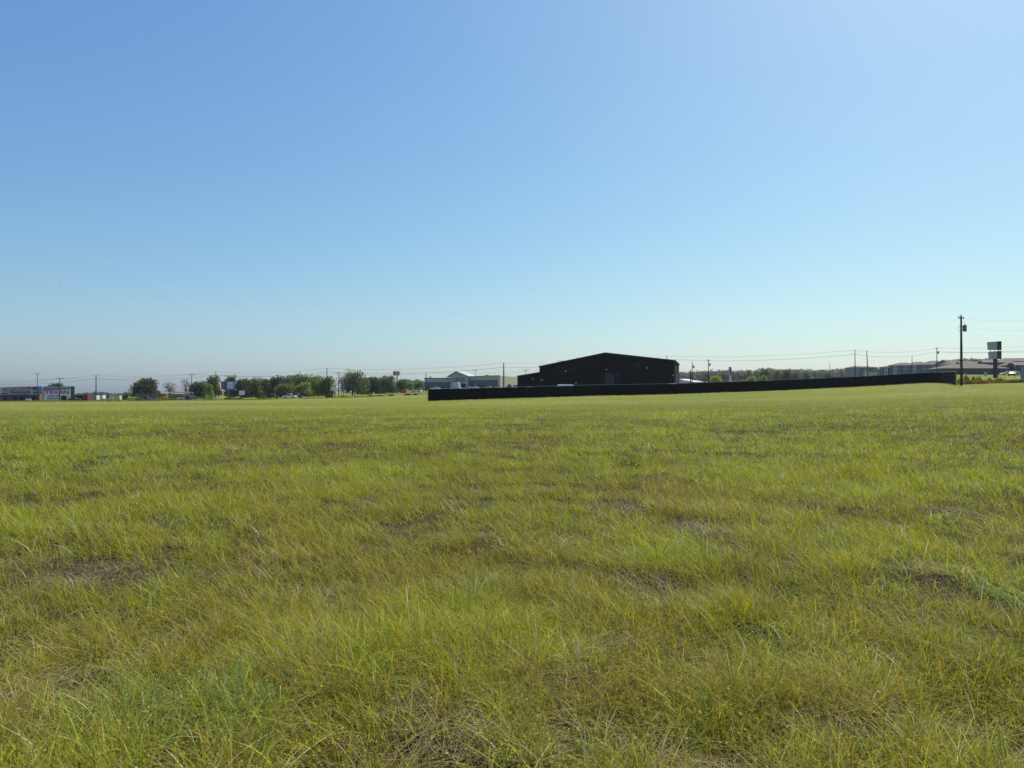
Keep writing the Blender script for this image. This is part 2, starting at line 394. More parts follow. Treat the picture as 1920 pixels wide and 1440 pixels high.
def build_grass():
    VV = []; QQ = []; TT = []; CC = []; tot = 0
    def push(V, Q, T, nv, c, tipc=None):
        nonlocal tot
        VV.append(V); QQ.append(Q + tot); TT.append(T + tot); CC.append(np.repeat(c, nv, 0)); tot += len(V)
    def sample(n, r0, r1, p):
        """pdf over r ~ r^(1-p)"""
        u = rng.random(n); e = 2 - p
        r = (r0 ** e + u * (r1 ** e - r0 ** e)) ** (1 / e) if abs(e) > 1e-6 else r0 * (r1 / r0) ** u
        a = rng.uniform(-HA, HA, n); return r * np.sin(a), r * np.cos(a), r
    for (n, r0, r1, p, segs) in ((131000, 1.4, 6, 0.7, 4), (218000, 6, 18, 1.6, 3), (218000, 18, 60, 2.0, 2), (120000, 60, 150, 2.01, 2), (140000, 1.4, 6, -0.7, 3), (150000, 6, 18, -1.6, 2)):
        x, y, r = sample(n, r0, r1, abs(p))
        if p < 0:    # the field goes on to both sides of the viewer
            a_ = rng.uniform(HA, math.radians(100 if r0 < 5 else 80), n) * np.where(rng.random(n) < 0.5, -1, 1); x, y = r * np.sin(a_), r * np.cos(a_)
            r = np.maximum(r, 4.0)
        # pull roots towards scattered tuft centres (jittered, rotated cells)
        k = 0.13 * np.maximum(1, r / 10)
        k = 0.13 * 2.0 ** np.floor(np.log2(np.maximum(1, r / 8)))
        rot = 0.61; xr = x * math.cos(rot) - y * math.sin(rot); yr = x * math.sin(rot) + y * math.cos(rot)
        ix = np.floor(xr / k + rng.uniform(-.5, .5, n)); iy = np.floor(yr / k + rng.uniform(-.5, .5, n))
        gx = (ix + vnoise(ix + .5, iy + .5, 91) * 1.0 + 0.5 * np.sin(ix * 12.9898 + iy * 78.233)) * k; gy = (iy + 0.5 + 0.5 * np.sin(ix * 39.425 + iy * 11.135)) * k
        cx_ = gx * math.cos(rot) + gy * math.sin(rot); cy_ = -gx * math.sin(rot) + gy * math.cos(rot)
        pull = rng.uniform(0.0, 0.8, n) * (r < 14); x = x + (cx_ - x) * pull; y = y + (cy_ - y) * pull
        lush, br, fine, big = fields(x, y)
        hole = 0.4 * fbm(x * 0.9 + 3, y * 0.9, 101, 3) + 0.6 * fbm(x * 3.4, y * 3.4, 103, 2)
        hole = hole + 0.012 - 0.13 * spot(x, y, 'hole') - 0.05 * spot(x, y, 'straw') + 0.04 * spot(x, y, 'lush')
        keep = rng.random(n) < np.clip(0.10 + (hole - 0.37) / 0.12, 0.10, 1)
        # nothing grows through the fence: the field stops in front of it on the right
        x, y, r, lush, br, fine, big, hole = [q[keep] for q in (x, y, r, lush, br, fine, big, hole)]
        n = len(x)
        z = terrain(x, y) - 0.01
        tuft = vnoise(x * 5.0, y * 5.0, 93)
        L = (0.04 + 0.08 * np.clip((lush - 0.35) / 0.3, 0, 1) + 0.10 * tuft + 0.15 * np.clip((hole - 0.42) / 0.2, 0, 1)) * rng.uniform(0.45, 1.35, n)
        L *= 1 - 0.6 * np.clip((r - 35) / 60, 0, 1)
        w = rng.uniform(0.0018, 0.0055, n) * np.maximum(1, r / 7) ** 0.85
        az = rng.uniform(0, 2 * np.pi, n); lean = np.abs(rng.normal(0.35, 0.4, n)); curl = rng.uniform(0, 1.1, n)
        wdir = fbm(x * 0.12, y * 0.12, 111, 2)
        wind = (((wdir - 0.5) * 0.7 - 0.05)[:, None], 0.03)
        flat = rng.random(n) < 0.10
        lean = np.where(flat, rng.uniform(0.9, 1.35, n), lean)
        V, Q, T, nv = ribbons(x, y, z, L, w, az, lean, curl, segs, wind)
        c = grass_colour(x, y, n, r)
        push(V, Q, T, nv, c)
    # broad bright blades in tufts
    nt_ = 7500; x, y, r = sample(nt_, 2.0, 50, 1.2)
    lush = fbm(x * 0.22 + 5, y * 0.22, 41) * 0.7 + 0.10 + 0.22 * spot(x, y, 'lush') + 0.1 * spot(x, y, 'blue') - 0.2 * spot(x, y, 'hole'); ok = rng.random(nt_) < np.clip((lush - 0.42) / 0.14, 0.12, 1)
    x, y, r = x[ok], y[ok], r[ok]; m_ = 20
    xx = np.repeat(x, m_) + rng.normal(0, 0.09, len(x) * m_) * np.repeat(np.maximum(1, r / 12), m_)
    yy = np.repeat(y, m_) + rng.normal(0, 0.09, len(x) * m_) * np.repeat(np.maximum(1, r / 12), m_)
    n = len(xx); rr = np.repeat(r, m_)
    L = rng.uniform(0.10, 0.34, n) * np.repeat(rng.uniform(0.55, 1.2, len(x)), m_); w = rng.uniform(0.0035, 0.0085, n) * np.maximum(1, rr / 9) ** 0.7
    V, Q, T, nv = ribbons(xx, yy, terrain(xx, yy), L, w, rng.uniform(0, 6.28, n), np.abs(rng.normal(0.3, 0.3, n)), rng.uniform(0.1, 1.2, n), 5,
                          (np.repeat(rng.uniform(-0.4, 0.3, len(x)), m_)[:, None], np.repeat(rng.uniform(-0.1, 0.25, len(x)), m_)[:, None]))
    mix = np.repeat(rng.random(len(x)), m_)[:, None]
    c = (PAL['lime'] * mix + PAL['green'] * (1 - mix)) * rng.uniform(0.8, 1.3, (n, 1)); st = (rng.random(n) < 0.12)[:, None]; c = np.where(st, PAL['straw'], c)
    bl = (mix < 0.15); c = np.where(bl, PAL['blue'] * 1.1, c)
    push(V, Q, T, nv, c)
    # taller unmown grass along the foot of the fence and the far verge
    fp = [Vector(((p - 960) / F * d, d - 0.35)) for p, d in FENCE]; xs = []; ys = []
    for a, b in zip(fp[:-1], fp[1:]):
        k = int((b - a).length * 55); t = rng.random(k); xs.append(a.x + (b.x - a.x) * t); ys.append(a.y + (b.y - a.y) * t)
    x = np.concatenate(xs); y = np.concatenate(ys) - np.abs(rng.normal(0, 0.5, len(x))); keep = rng.random(len(x)) < np.clip((fbm(x * 0.3, y * 0.3, 151, 3) - 0.38) / 0.15, 0.1, 1); x, y = x[keep], y[keep]
    vx = rng.uniform(-190, 0, 26000); vy = rng.uniform(232, 262, 26000) ; kk = fbm(vx * 0.08, vy * 0.08, 161, 3) > 0.45; x2, y2 = vx[kk], vy[kk]
    t3 = rng.uniform(1794, 2000, 9000); d3 = rng.uniform(112, 119, 9000); x3 = (t3 - 960) / F * d3; kk = fbm(x3 * 0.35, d3 * 0.35, 163, 3) > 0.42; x3, y3 = x3[kk], d3[kk]
    for (x, y, w0, l0, mix) in ((x, y, 0.02, 0.22, 'gold'), (x2, y2, 0.06, 0.5, 'green'), (x3, y3, 0.025, 0.6, 'rust')):
        n = len(x); V, Q, T, nv = ribbons(x, y, terrain(x, y), rng.uniform(0.5, 1.3, n) * l0, rng.uniform(0.6, 1.4, n) * w0, rng.uniform(0, 6.28, n), np.abs(rng.normal(0.2, 0.2, n)), rng.uniform(0, 0.5, n), 2, (0.0, 0.0))
        c = np.where((rng.random(n) < 0.5)[:, None], PAL[mix] * 0.75, PAL['olive'] * 0.65) * rng.uniform(0.7, 1.2, (n, 1)); push(V, Q, T, nv, c)
    # low broad-leaved weeds between the blades
    n = 42000; x, y, r = sample(n, 1.8, 26, 1.3); ok = fbm(x * 1.1 + 40, y * 1.1, 131, 3) > 0.46; x, y, r = x[ok], y[ok], r[ok]; n = len(x)
    p = np.stack([x, y, terrain(x, y) + rng.uniform(0.01, 0.14, n)], 1)
    sz = rng.uniform(0.006, 0.016, n)[:, None] * np.maximum(1, r / 10)[:, None]
    d1 = rng.normal(0, 1, (n, 3)) * np.array([1, 1, 0.5]); d1 /= np.linalg.norm(d1, axis=1)[:, None]; d2 = np.cross(d1, rng.normal(0, 0.35, (n, 3)) + np.array([0, 0, 1])); d2 /= np.linalg.norm(d2, axis=1)[:, None]
    V = np.stack([p - d1 * sz, p + d2 * sz * 0.5, p + d1 * sz, p - d2 * sz * 0.5], 1).reshape(-1, 3)
    c = np.where((rng.random(n) < 0.7)[:, None], PAL['green'] * 0.9, PAL['olive']) * rng.uniform(0.6, 1.3, (n, 1))
    push(V, (np.arange(n) * 4)[:, None] + np.arange(4)[None], np.zeros((0, 3), int), 4, c)
    # lodged straw mats
    nt_ = 2200; x, y, r = sample(nt_, 2.0, 26, 1.1)
    hole = 0.4 * fbm(x * 0.9 + 3, y * 0.9, 101, 3) + 0.6 * fbm(x * 3.4, y * 3.4, 103, 2) - 0.14 * spot(x, y, 'straw') + 0.02 * spot(x, y, 'hole'); ok = hole < 0.43; x, y, r = x[ok], y[ok], r[ok]; m_ = 60
    xx = np.repeat(x, m_) + rng.normal(0, 0.16, len(x) * m_); yy = np.repeat(y, m_) + rng.normal(0, 0.16, len(x) * m_); n = len(xx)
    az = np.repeat(rng.uniform(0, 6.28, len(x)), m_) + rng.normal(0, 0.5, n)
    V, Q, T, nv = ribbons(xx, yy, terrain(xx, yy) + rng.uniform(0.0, 0.06, n), rng.uniform(0.08, 0.28, n), rng.uniform(0.0015, 0.0035, n), az,
                          rng.uniform(1.1, 1.45, n), rng.uniform(0, 0.3, n), 3, (0.0, 0.0))
    c = (PAL['straw'] * 0.6 * rng.uniform(0.3, 1.1, (n, 1)) + PAL['rust'] * 0.3)
    push(V, Q, T, nv, c)
    # seed heads: thin stalks topped by loose specks
    n = 16000; x, y, r = sample(n, 2.0, 28, 1.3)
    br = fbm(x * 0.30, y * 0.30 + 9, 57); ok = rng.random(n) < np.clip(0.25 + (br - 0.42) / 0.2, 0.2, 1); x, y, r = x[ok], y[ok], r[ok]; n = len(x)
    z = terrain(x, y); L = rng.uniform(0.18, 0.36, n); az = rng.uniform(0, 6.28, n); lean = np.abs(rng.normal(0.15, 0.15, n)); curl = rng.uniform(0, 0.25, n)
    V, Q, T, nv = ribbons(x, y, z, L, np.full(n, 0.0016) * np.maximum(1, r / 8), az, lean, curl, 3, (-0.15, 0.1), tw=np.zeros(n))
    sc = PAL['gold'] * 0.5 + PAL['rust'] * 0.5
    push(V, Q, T, nv, np.repeat(sc[None], n, 0) * rng.uniform(0.7, 1.3, (n, 1)))
    tips = V.reshape(n, nv, 3)[:, -1]; m_ = 7
    tp = np.repeat(tips, m_, 0) + rng.normal(0, 1, (n * m_, 3)) * np.array([0.022, 0.022, 0.04]) - np.array([0, 0, 0.03]); N = len(tp)
    sz = rng.uniform(0.003, 0.007, N)[:, None] * np.repeat(np.maximum(1, r / 8), m_)[:, None]
    d1 = rng.normal(0, 1, (N, 3)); d1 /= np.linalg.norm(d1, axis=1)[:, None]; d2 = rng.normal(0, 1, (N, 3)); d2 /= np.linalg.norm(d2, axis=1)[:, None]
    V = np.stack([tp - d1 * sz, tp + d2 * sz * 0.6, tp + d1 * sz, tp - d2 * sz * 0.6], 1).reshape(-1, 3)
    Q = (np.arange(N) * 4)[:, None] + np.arange(4)[None]
    cc = np.where((rng.random(N) < 0.5)[:, None], PAL['rust'], PAL['gold']) * rng.uniform(0.6, 1.4, (N, 1))
    push(V, Q, np.zeros((0, 3), int), 4, cc)
    V = np.concatenate(VV); Q = np.concatenate(QQ); T = np.concatenate(TT); C = np.clip(np.concatenate(CC), 0, 0.9)
    o = fastmesh('grass', V, [Q, T], leafmat('grass_blades', 0.36), C)
    tag(o, 'tall yellow green grass with seed heads covering the whole field', 'grass', None, 'stuff')
build_grass()

# ------------------------------------------------------------------ shared materials
M = {}
M['black_siding'] = mat('black_siding', (0.012, 0.012, 0.014), 0.9, 0, 0.1, 0.3, wave=('X', 3.0, 0.4), spec=0.08)
M['black_trim'] = mat('black_trim', (0.02, 0.02, 0.022), 0.7)
M['black_roof'] = mat('black_roof', (0.02, 0.02, 0.023), 0.6)
M['fence_screen'] = mat('fence_screen', (0.009, 0.009, 0.010), 0.95, 0, 0.3, 1.0, bump=0.4, spec=0.05)
M['galv'] = mat('galvanised_rail', (0.30, 0.31, 0.31), 0.5, 0.3)
M['pole_wood'] = mat('pole_wood', (0.055, 0.042, 0.034), 0.9, 0, 0.3, 3)
M['pole_grey'] = mat('pole_metal', (0.12, 0.12, 0.12), 0.6)
M['transformer'] = mat('transformer_grey', (0.13, 0.13, 0.15), 0.5)
M['wire'] = mat('wire_dark', (0.22, 0.22, 0.23), 0.6)
M['white'] = mat('white_paint', (0.78, 0.78, 0.77), 0.4, 0, 0.04)
M['white_dull'] = mat('white_dull', (0.6, 0.6, 0.58), 0.6, 0, 0.1)
M['glass'] = mat('dark_glass', (0.02, 0.022, 0.027), 0.1, 0, 0.0, spec=0.8)
M['rubber'] = mat('tyre_rubber', (0.015, 0.015, 0.015), 0.9)
M['tan_wall'] = mat('tan_block', (0.46, 0.39, 0.32), 0.85, 0, 0.08, 2)
M['blue_wall'] = mat('slate_blue_band', (0.075, 0.105, 0.155), 0.7, 0, 0.08)
M['storefront'] = mat('store_dark', (0.09, 0.085, 0.10), 0.7, 0, 0.3, 1.2)
M['gable_grey'] = mat('gable_grey', (0.34, 0.36, 0.40), 0.7, 0, 0.06, wave=('Z', 3, 0.3))
M['roof_sun_tone'] = mat('metal_roof_sun_tone', (0.5, 0.53, 0.54), 0.45, 0.1, 0.06)  # pale colour carries the sunlight on the right slope of the entrance gable
M['slate_trim'] = mat('slate_trim', (0.10, 0.13, 0.16), 0.6)
M['dark'] = mat('dark_opening', (0.012, 0.012, 0.014), 0.9)
M['brown_wall'] = mat('brown_wall', (0.085, 0.068, 0.065), 0.9, 0, 0.2, 1.0)
M['grey_panel'] = mat('grey_panel', (0.23, 0.24, 0.27), 0.7, 0, 0.12)
M['navy'] = mat('navy_panel', (0.05, 0.07, 0.15), 0.6)
M['teal'] = mat('teal_panel', (0.07, 0.13, 0.19), 0.6)
M['sand'] = mat('sand_column', (0.45, 0.34, 0.22), 0.8)
M['sign_white'] = mat('sign_white', (0.75, 0.75, 0.78), 0.5, 0, 0.03)
M['sign_red'] = mat('sign_red', (0.60, 0.06, 0.08), 0.5, 0, 0.05)
M['sign_blue'] = mat('sign_blue', (0.12, 0.20, 0.55), 0.5, 0, 0.05)
M['light_blue'] = mat('light_blue', (0.45, 0.62, 0.86), 0.5, 0, 0.08)
M['cream'] = mat('cream', (0.60, 0.55, 0.40), 0.7)
M['container_red'] = mat('container_red', (0.16, 0.045, 0.05), 0.7, wave=('X', 4, 0.6))
M['container_blue'] = mat('container_blue', (0.13, 0.17, 0.22), 0.7, wave=('X', 4, 0.6))
M['orange_box'] = mat('orange_red', (0.45, 0.12, 0.06), 0.7)
M['gravel'] = mat('gravel', (0.38, 0.34, 0.27), 1, 0, 0.2, 1.0, bump=0.5)
M['asphalt'] = mat('asphalt', (0.06, 0.06, 0.06), 0.95, 0, 0.2, 1.0)
M['shingle'] = mat('shingle_roof', (0.20, 0.165, 0.145), 0.95, 0, 0.15, 0.6, bump=0.3)
M['siding'] = mat('blue_grey_siding', (0.20, 0.225, 0.25), 0.8, 0, 0.08, 0.5)
M['siding_light'] = mat('pale_siding', (0.36, 0.38, 0.40), 0.8, 0, 0.08, 0.5)
M['siding_dark'] = mat('dark_siding', (0.085, 0.09, 0.12), 0.8, 0, 0.1, 0.5)
M['green_siding'] = mat('green_grey_siding', (0.17, 0.20, 0.20), 0.8, 0, 0.08, 0.5)
M['billboard_grey'] = mat('billboard_grey', (0.33, 0.38, 0.39), 0.6, 0, 0.05)
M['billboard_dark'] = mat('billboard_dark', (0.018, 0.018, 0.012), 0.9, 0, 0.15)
M['bark'] = mat('bark', (0.07, 0.055, 0.04), 0.95, 0, 0.25, 4, bump=0.4)
M['bark_grey'] = mat('bark_grey', (0.19, 0.16, 0.16), 0.95, 0, 0.25, 4)
M['lamp_lens'] = mat('lamp_lens', (0.45, 0.45, 0.45), 0.3)
M['inner_wall'] = mat('inner_wall', (0.055, 0.053, 0.05), 0.9)
M['bird'] = mat('bird_feathers', (0.10, 0.10, 0.12), 0.8)
LEAF = leafmat('tree_leaves', 0.35)
DRY = leafmat('dry_leaves', 0.2)

# ------------------------------------------------------------------ trees and bushes
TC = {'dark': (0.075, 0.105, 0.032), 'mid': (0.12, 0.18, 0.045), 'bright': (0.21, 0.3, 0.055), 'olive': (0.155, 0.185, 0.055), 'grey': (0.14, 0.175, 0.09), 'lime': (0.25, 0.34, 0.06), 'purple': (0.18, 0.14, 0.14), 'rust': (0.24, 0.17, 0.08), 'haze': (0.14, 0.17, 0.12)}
def leafcloud(cents, rads, n, size, col, r2, fill=0.5, flat=0.75):
    """n leaf faces spread through several lumpy clusters"""
    cents = np.array(cents); rads = np.array(rads)
    pr = rads[:, 0] * rads[:, 2]; pr = pr / pr.sum()
    k = r2.choice(len(cents), n, p=pr)
    d = r2.normal(0, 1, (n, 3)); d /= np.linalg.norm(d, axis=1)[:, None]
    rad = r2.random(n) ** fill
    lump = 0.62 + 0.75 * vnoise(d[:, 0] * 3.4 + k * 7.1, d[:, 2] * 3.4 + d[:, 1] * 2.3, 5)
    p = cents[k] + d * (rad * lump)[:, None] * rads[k]
    a = r2.normal(0, 1, (n, 3)) + d * 0.0; a /= np.linalg.norm(a, axis=1)[:, None]
    b = np.cross(a, r2.normal(0, 1, (n, 3))); b /= np.linalg.norm(b, axis=1)[:, None]
    s = size * r2.uniform(0.5, 1.3, n)[:, None]
    V = np.stack([p - a * s, p + b * s * 0.6, p + a * s, p - b * s * 0.6], 1)
    c = np.array(col)[None] * r2.uniform(0.65, 1.4, (n, 1)) * (0.85 + 0.4 * r2.random(len(cents)))[k][:, None]
    c[:, 0] *= r2.uniform(0.85, 1.3, n)
    return V.reshape(-1, 3), (np.arange(n) * 4)[:, None] + np.arange(4)[None], np.repeat(c, 4, 0)
TREES = []
def tree(px, d, top, wpx, colr, label, seed=None, group='trees along the far road', name='tree', n=None, trunk=0.22, sparse=False, leaf=None, bark='bark', lean=0, cat='tree', base=None):
    g = G(px, d); seed = seed if seed is not None else int(px * 7 + d)
    r2 = np.random.default_rng(seed)
    zt = ZT(top, d, px); H = zt - g.z; Wd = wpx / F * d
    e = empty(name, g, label, cat, group)
    # trunk and limbs
    mb = MB(); tr = max(0.12, H * 0.028)
    th = H * (0.5 if not sparse else 0.45)
    mb.tube([(0, 0, -0.4), (0.05 * H * lean, 0, th * 0.5), (0.08 * H * lean, 0, th)], [tr * 1.3, tr, tr * 0.7], 7)
    cents = []; rads = []
    nl = 9 if not sparse else 13
    z0 = H * trunk
    for i in range(nl):
        a = i * 2.4 + r2.uniform(-0.4, 0.4); f = r2.uniform(0.35, 1.0)
        zc = z0 + (H - z0) * (0.10 + 0.74 * (i + 0.5) / nl) ** 0.95
        env = math.sqrt(max(0.05, 1 - ((zc - z0) / (H - z0) * 1.55 - 0.55) ** 2)) if zc > z0 + 0.35 * (H - z0) else 1.0
        rx = Wd * 0.5 * env * f * 0.62
        c = (math.cos(a) * rx + 0.08 * H * lean, math.sin(a) * rx * 0.8, zc)
        s0 = th * r2.uniform(0.45, 0.95)
        mid = (c[0] * 0.45, c[1] * 0.45, s0 + (zc - s0) * 0.6)
        mb.tube([(0, 0, s0), mid, c], [tr * 0.5, tr * 0.3, tr * 0.1], 5)
        if sparse:
            for q in range(3):
                dd = (c[0] + r2.uniform(-1, 1) * Wd * 0.16, c[1] + r2.uniform(-1, 1) * Wd * 0.12, c[2] + r2.uniform(-0.2, 1) * H * 0.14)
                mb.tube([mid, c, dd], [tr * 0.18, tr * 0.12, tr * 0.05], 4)
        rw = Wd * r2.uniform(0.20, 0.30); rh = min((H - z0) * r2.uniform(0.17, 0.26), (H - zc) * 1.0 + 0.05 * H)
        cents.append(c); rads.append((rw, rw * 0.9, rh))
    if not sparse:
        cents.append((0, 0, z0 + (H - z0) * 0.45)); rads.append((Wd * 0.40, Wd * 0.38, (H - z0) * 0.45))
        for q in (-1, 1): cents.append((q * Wd * 0.24, 0, z0 + (H - z0) * 0.22)); rads.append((Wd * 0.26, Wd * 0.26, (H - z0) * 0.22 + 0.3))
        cents.append((0, 0, z0 + (H - z0) * 0.72)); rads.append((Wd * 0.26, Wd * 0.25, (H - z0) * 0.27))
    mb.build('trunk', M[bark], e, smooth=True, local=True)
    if n is None: n = int(min(4200, 900 + 26 * H * Wd)) if not sparse else 420
    V, Q, C = leafcloud(cents, rads, n, leaf or (0.42 if not sparse else 0.3), TC[colr], r2, 0.42)
    fastmesh('crown', V, [Q], LEAF, C, parent=e)
    return e
def bush(px, d, top, wpx, colr, label, group=None, name='bush', n=500, leaf=0.22, cat='bush', mt=None, seed=None):
    g = G(px, d); r2 = np.random.default_rng(seed or int(px * 13 + d))
    H = max(0.5 if name == 'bush' else 0.12, ZT(top, d, px) - g.z); Wd = wpx / F * d
    e = empty(name, g, label, cat, group)
    cents = []; rads = []; k = max(4, int(Wd / H * 3)); mb = MB(); sc_ = min(1.0, H / 1.2)
    for i in range(k):
        x = (i + 0.5) / k - 0.5; h = H * r2.uniform(0.65, 1.0) * math.sqrt(max(0.15, 1 - (2 * x) ** 2 * 0.8))
        c = (x * Wd * 0.9, r2.uniform(-0.2, 0.2) * Wd * 0.5, h * 0.5); cents.append(c); rads.append((Wd / k * 0.9 + 0.1 * sc_, Wd / k * 0.8 + 0.1 * sc_, h * 0.5))
        for q in range(2):
            mb.tube([(0, 0, -0.15), (c[0] * 0.8, c[1] * 0.8, 0.03), (c[0], c[1], h * 0.5), (c[0] + r2.uniform(-.3, .3) * H * .4, c[1], h * 0.85)], [0.03 * sc_, 0.03 * sc_, 0.02 * sc_, 0.01 * sc_], 4)
    mb.build('stem', M['bark'], e, local=True)
    V, Q, C = leafcloud(cents, rads, n, leaf, TC[colr], r2, 0.5)
    fastmesh('foliage', V, [Q], mt or LEAF, C, parent=e)
    return e
def woodland(name, px0, px1, d, prof, colr, label, n, depth=60, leaf=0.8, seed=1, base_drop=0):
    r2 = np.random.default_rng(seed); cents = []; rads = []; cols = []
    px = px0
    while px < px1:
        dd = d + r2.uniform(0, depth); g = G(px, dd)
        top = np.interp(px, [p[0] for p in prof], [p[1] for p in prof]) + r2.uniform(-0.6, 1.8)
        H = ZT(top, dd, px) - g.z; w = r2.uniform(3.0, 6.0)
        cents.append((g.x, g.y, g.z + H * 0.72)); rads.append((w, w, H * 0.28 + 0.3))
        cents.append((g.x + r2.uniform(-2, 2), g.y, g.z + H * 0.35)); rads.append((w * 1.05, w, H * 0.38))
        px += r2.uniform(3, 7) * 600 / d
    V, Q, C = leafcloud(cents, rads, n, leaf, TC[colr], r2, 0.4)
    o = fastmesh(name, V, [Q], LEAF, C); tag(o, label, 'woodland', None, 'stuff'); return o

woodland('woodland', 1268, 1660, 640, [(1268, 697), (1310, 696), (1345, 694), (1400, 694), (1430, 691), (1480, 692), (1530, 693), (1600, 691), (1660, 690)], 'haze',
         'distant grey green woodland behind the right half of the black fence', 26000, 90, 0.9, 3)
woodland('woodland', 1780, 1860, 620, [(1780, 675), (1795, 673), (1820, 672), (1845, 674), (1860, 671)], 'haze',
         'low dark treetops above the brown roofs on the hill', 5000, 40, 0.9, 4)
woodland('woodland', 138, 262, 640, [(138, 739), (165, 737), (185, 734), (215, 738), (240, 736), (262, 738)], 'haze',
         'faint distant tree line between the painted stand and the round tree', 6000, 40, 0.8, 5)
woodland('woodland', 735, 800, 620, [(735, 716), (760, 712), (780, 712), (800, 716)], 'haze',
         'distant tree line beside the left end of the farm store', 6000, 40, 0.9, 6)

T = tree
T(275, 330, 709.5, 57, 'dark', 'large dark rounded evergreen, widest tree left of the billboard', n=5200, trunk=0.05, leaf=0.45)
T(318, 335, 715, 30, 'purple', 'thin reddish tree with sky showing through, right of the large round tree', sparse=True, bark='bark_grey', n=420, trunk=0.3)
T(348, 345, 709, 24, 'purple', 'bare greyish purple tree behind the small crossarm pole', sparse=True, bark='bark_grey', n=260, trunk=0.3)
T(371, 325, 715.5, 46, 'dark', 'dark dense tree beside the small crossarm pole', trunk=0.05)
T(391, 335, 719, 20, 'bright', 'small brighter green tree at the right foot of the dark dense tree', trunk=0.05)
T(398, 350, 703, 36, 'olive', 'tall olive tree behind the left billboard panel', trunk=0.06)
T(432, 355, 703.5, 26, 'mid', 'tree rising just above the light blue billboard panel', trunk=0.06)
for i, (px, top, w, c, lb) in enumerate([
    (452, 709, 28, 'dark', 'dark tree behind the small square white sign'),
    (474, 708, 28, 'olive', 'olive tree at the left end of the dense tree belt'),
    (494, 709, 24, 'dark', 'dark lower tree in the dip of the tree belt'),
    (517, 704, 30, 'dark', 'dark pointed tree above the parked dark pickup'),
    (538, 706, 26, 'grey', 'grey green tree above the white-roofed parked truck'),
    (551, 701, 30, 'olive', 'tallest ragged tree in the middle of the tree belt'),
    (568, 703, 26, 'grey', 'grey leaved tree in the tree belt right of its tallest'),
    (589, 702, 34, 'bright', 'bright green rounded tree left of the tall power pole'),
    (570, 716, 28, 'bright', 'low yellow green tree in front of the tree belt'),
    (611, 705, 26, 'mid', 'tree directly behind the tall power pole'),
    (533, 718, 30, 'mid', 'low mid green tree in front of the dark pointed tree')]):
    T(px, (352 if top < 714 else 335) + (i % 3) * 5, top, w * 1.45, c, lb, group='trees of the dense belt', trunk=0.0)
T(628, 350, 708, 16, 'purple', 'leafless grey shrub tree between the two power poles', sparse=True, bark='bark_grey', n=60, trunk=0.2)
T(661, 345, 693.5, 57, 'grey', 'tallest tree right of the transformer pole', trunk=0.05, n=4200)
T(681, 350, 706, 31, 'bright', 'yellow green tree tucked against the right side of the tallest tree', trunk=0.05)
T(698, 355, 705, 43, 'dark', 'dark bushy tree right of the tallest tree', trunk=0.04)
T(715, 360, 706, 28, 'mid', 'mid green tree left of the one with its crown at the pole sign', trunk=0.04)
T(728, 350, 703, 39, 'grey', 'bushy tree just left of the tan pole sign', trunk=0.04)
T(754, 360, 711, 28, 'mid', 'small tree right of the tan pole sign', trunk=0.04)
T(767, 362, 717, 20, 'bright', 'low bright tree behind the parked white cars', trunk=0.04)
T(786, 370, 715, 22, 'olive', 'low olive tree touching the left end of the farm store', trunk=0.04)
T(771, 380, 708, 10, 'purple', 'tiny bare tree standing above the parked white cars', sparse=True, bark='bark_grey', n=20, trunk=0.2)
T(103, 330, 718, 34, 'mid', 'green tree showing above the painted stand roof', trunk=0.2)
# individual trees standing in front of the distant woodland
for px, top, w, c, lb in [(1343, 704, 26, 'lime', 'light yellow green tree right of the leaning transformer pole'),
    (1408, 706.5, 16, 'lime', 'small pale green tree half hidden by the fence right of the pylon sign'),
    (1432, 704.5, 18, 'lime', 'second small pale green tree behind the fence, larger one'),
    (1433, 690.5, 24, 'dark', 'dark tall tree standing out of the distant woodland'),
    (1475, 693, 22, 'dark', 'dark round tree in the middle of the distant woodland'),
    (1492, 699, 14, 'dark', 'small dark tree right of the dark round one in the woodland'),
    (1512, 697, 18, 'mid', 'mid green tree in the woodland left of the thin far pole'),
    (1458, 693, 22, 'olive', 'olive tree in the woodland left of the dark round one'),
    (1552, 697, 20, 'grey', 'grey green tree at the foot of the thin far pole'),
    (1592, 697, 22, 'olive', 'olive tree in the woodland left of the tall plain pole'),
    (1655, 693, 12, 'dark', 'dark small tree between the two grey apartment blocks')]:
    T(px, 560 if c != 'lime' else 420, top, w, c, lb, group='trees in front of the distant woodland', trunk=0.03, leaf=0.6, n=1400)
T(1895, 290, 680.5, 17, 'dark', 'round dark tree beside the parked cars at the right edge', trunk=0.1, group='trees on the right hill')
T(1838, 330, 676.5, 10, 'mid', 'small tree behind the brown roof left of the double billboard', trunk=0.1, group='trees on the right hill')
T(1795, 330, 679, 9, 'dark', 'small dark tree left of the nearest tall power pole', trunk=0.1, group='trees on the right hill')

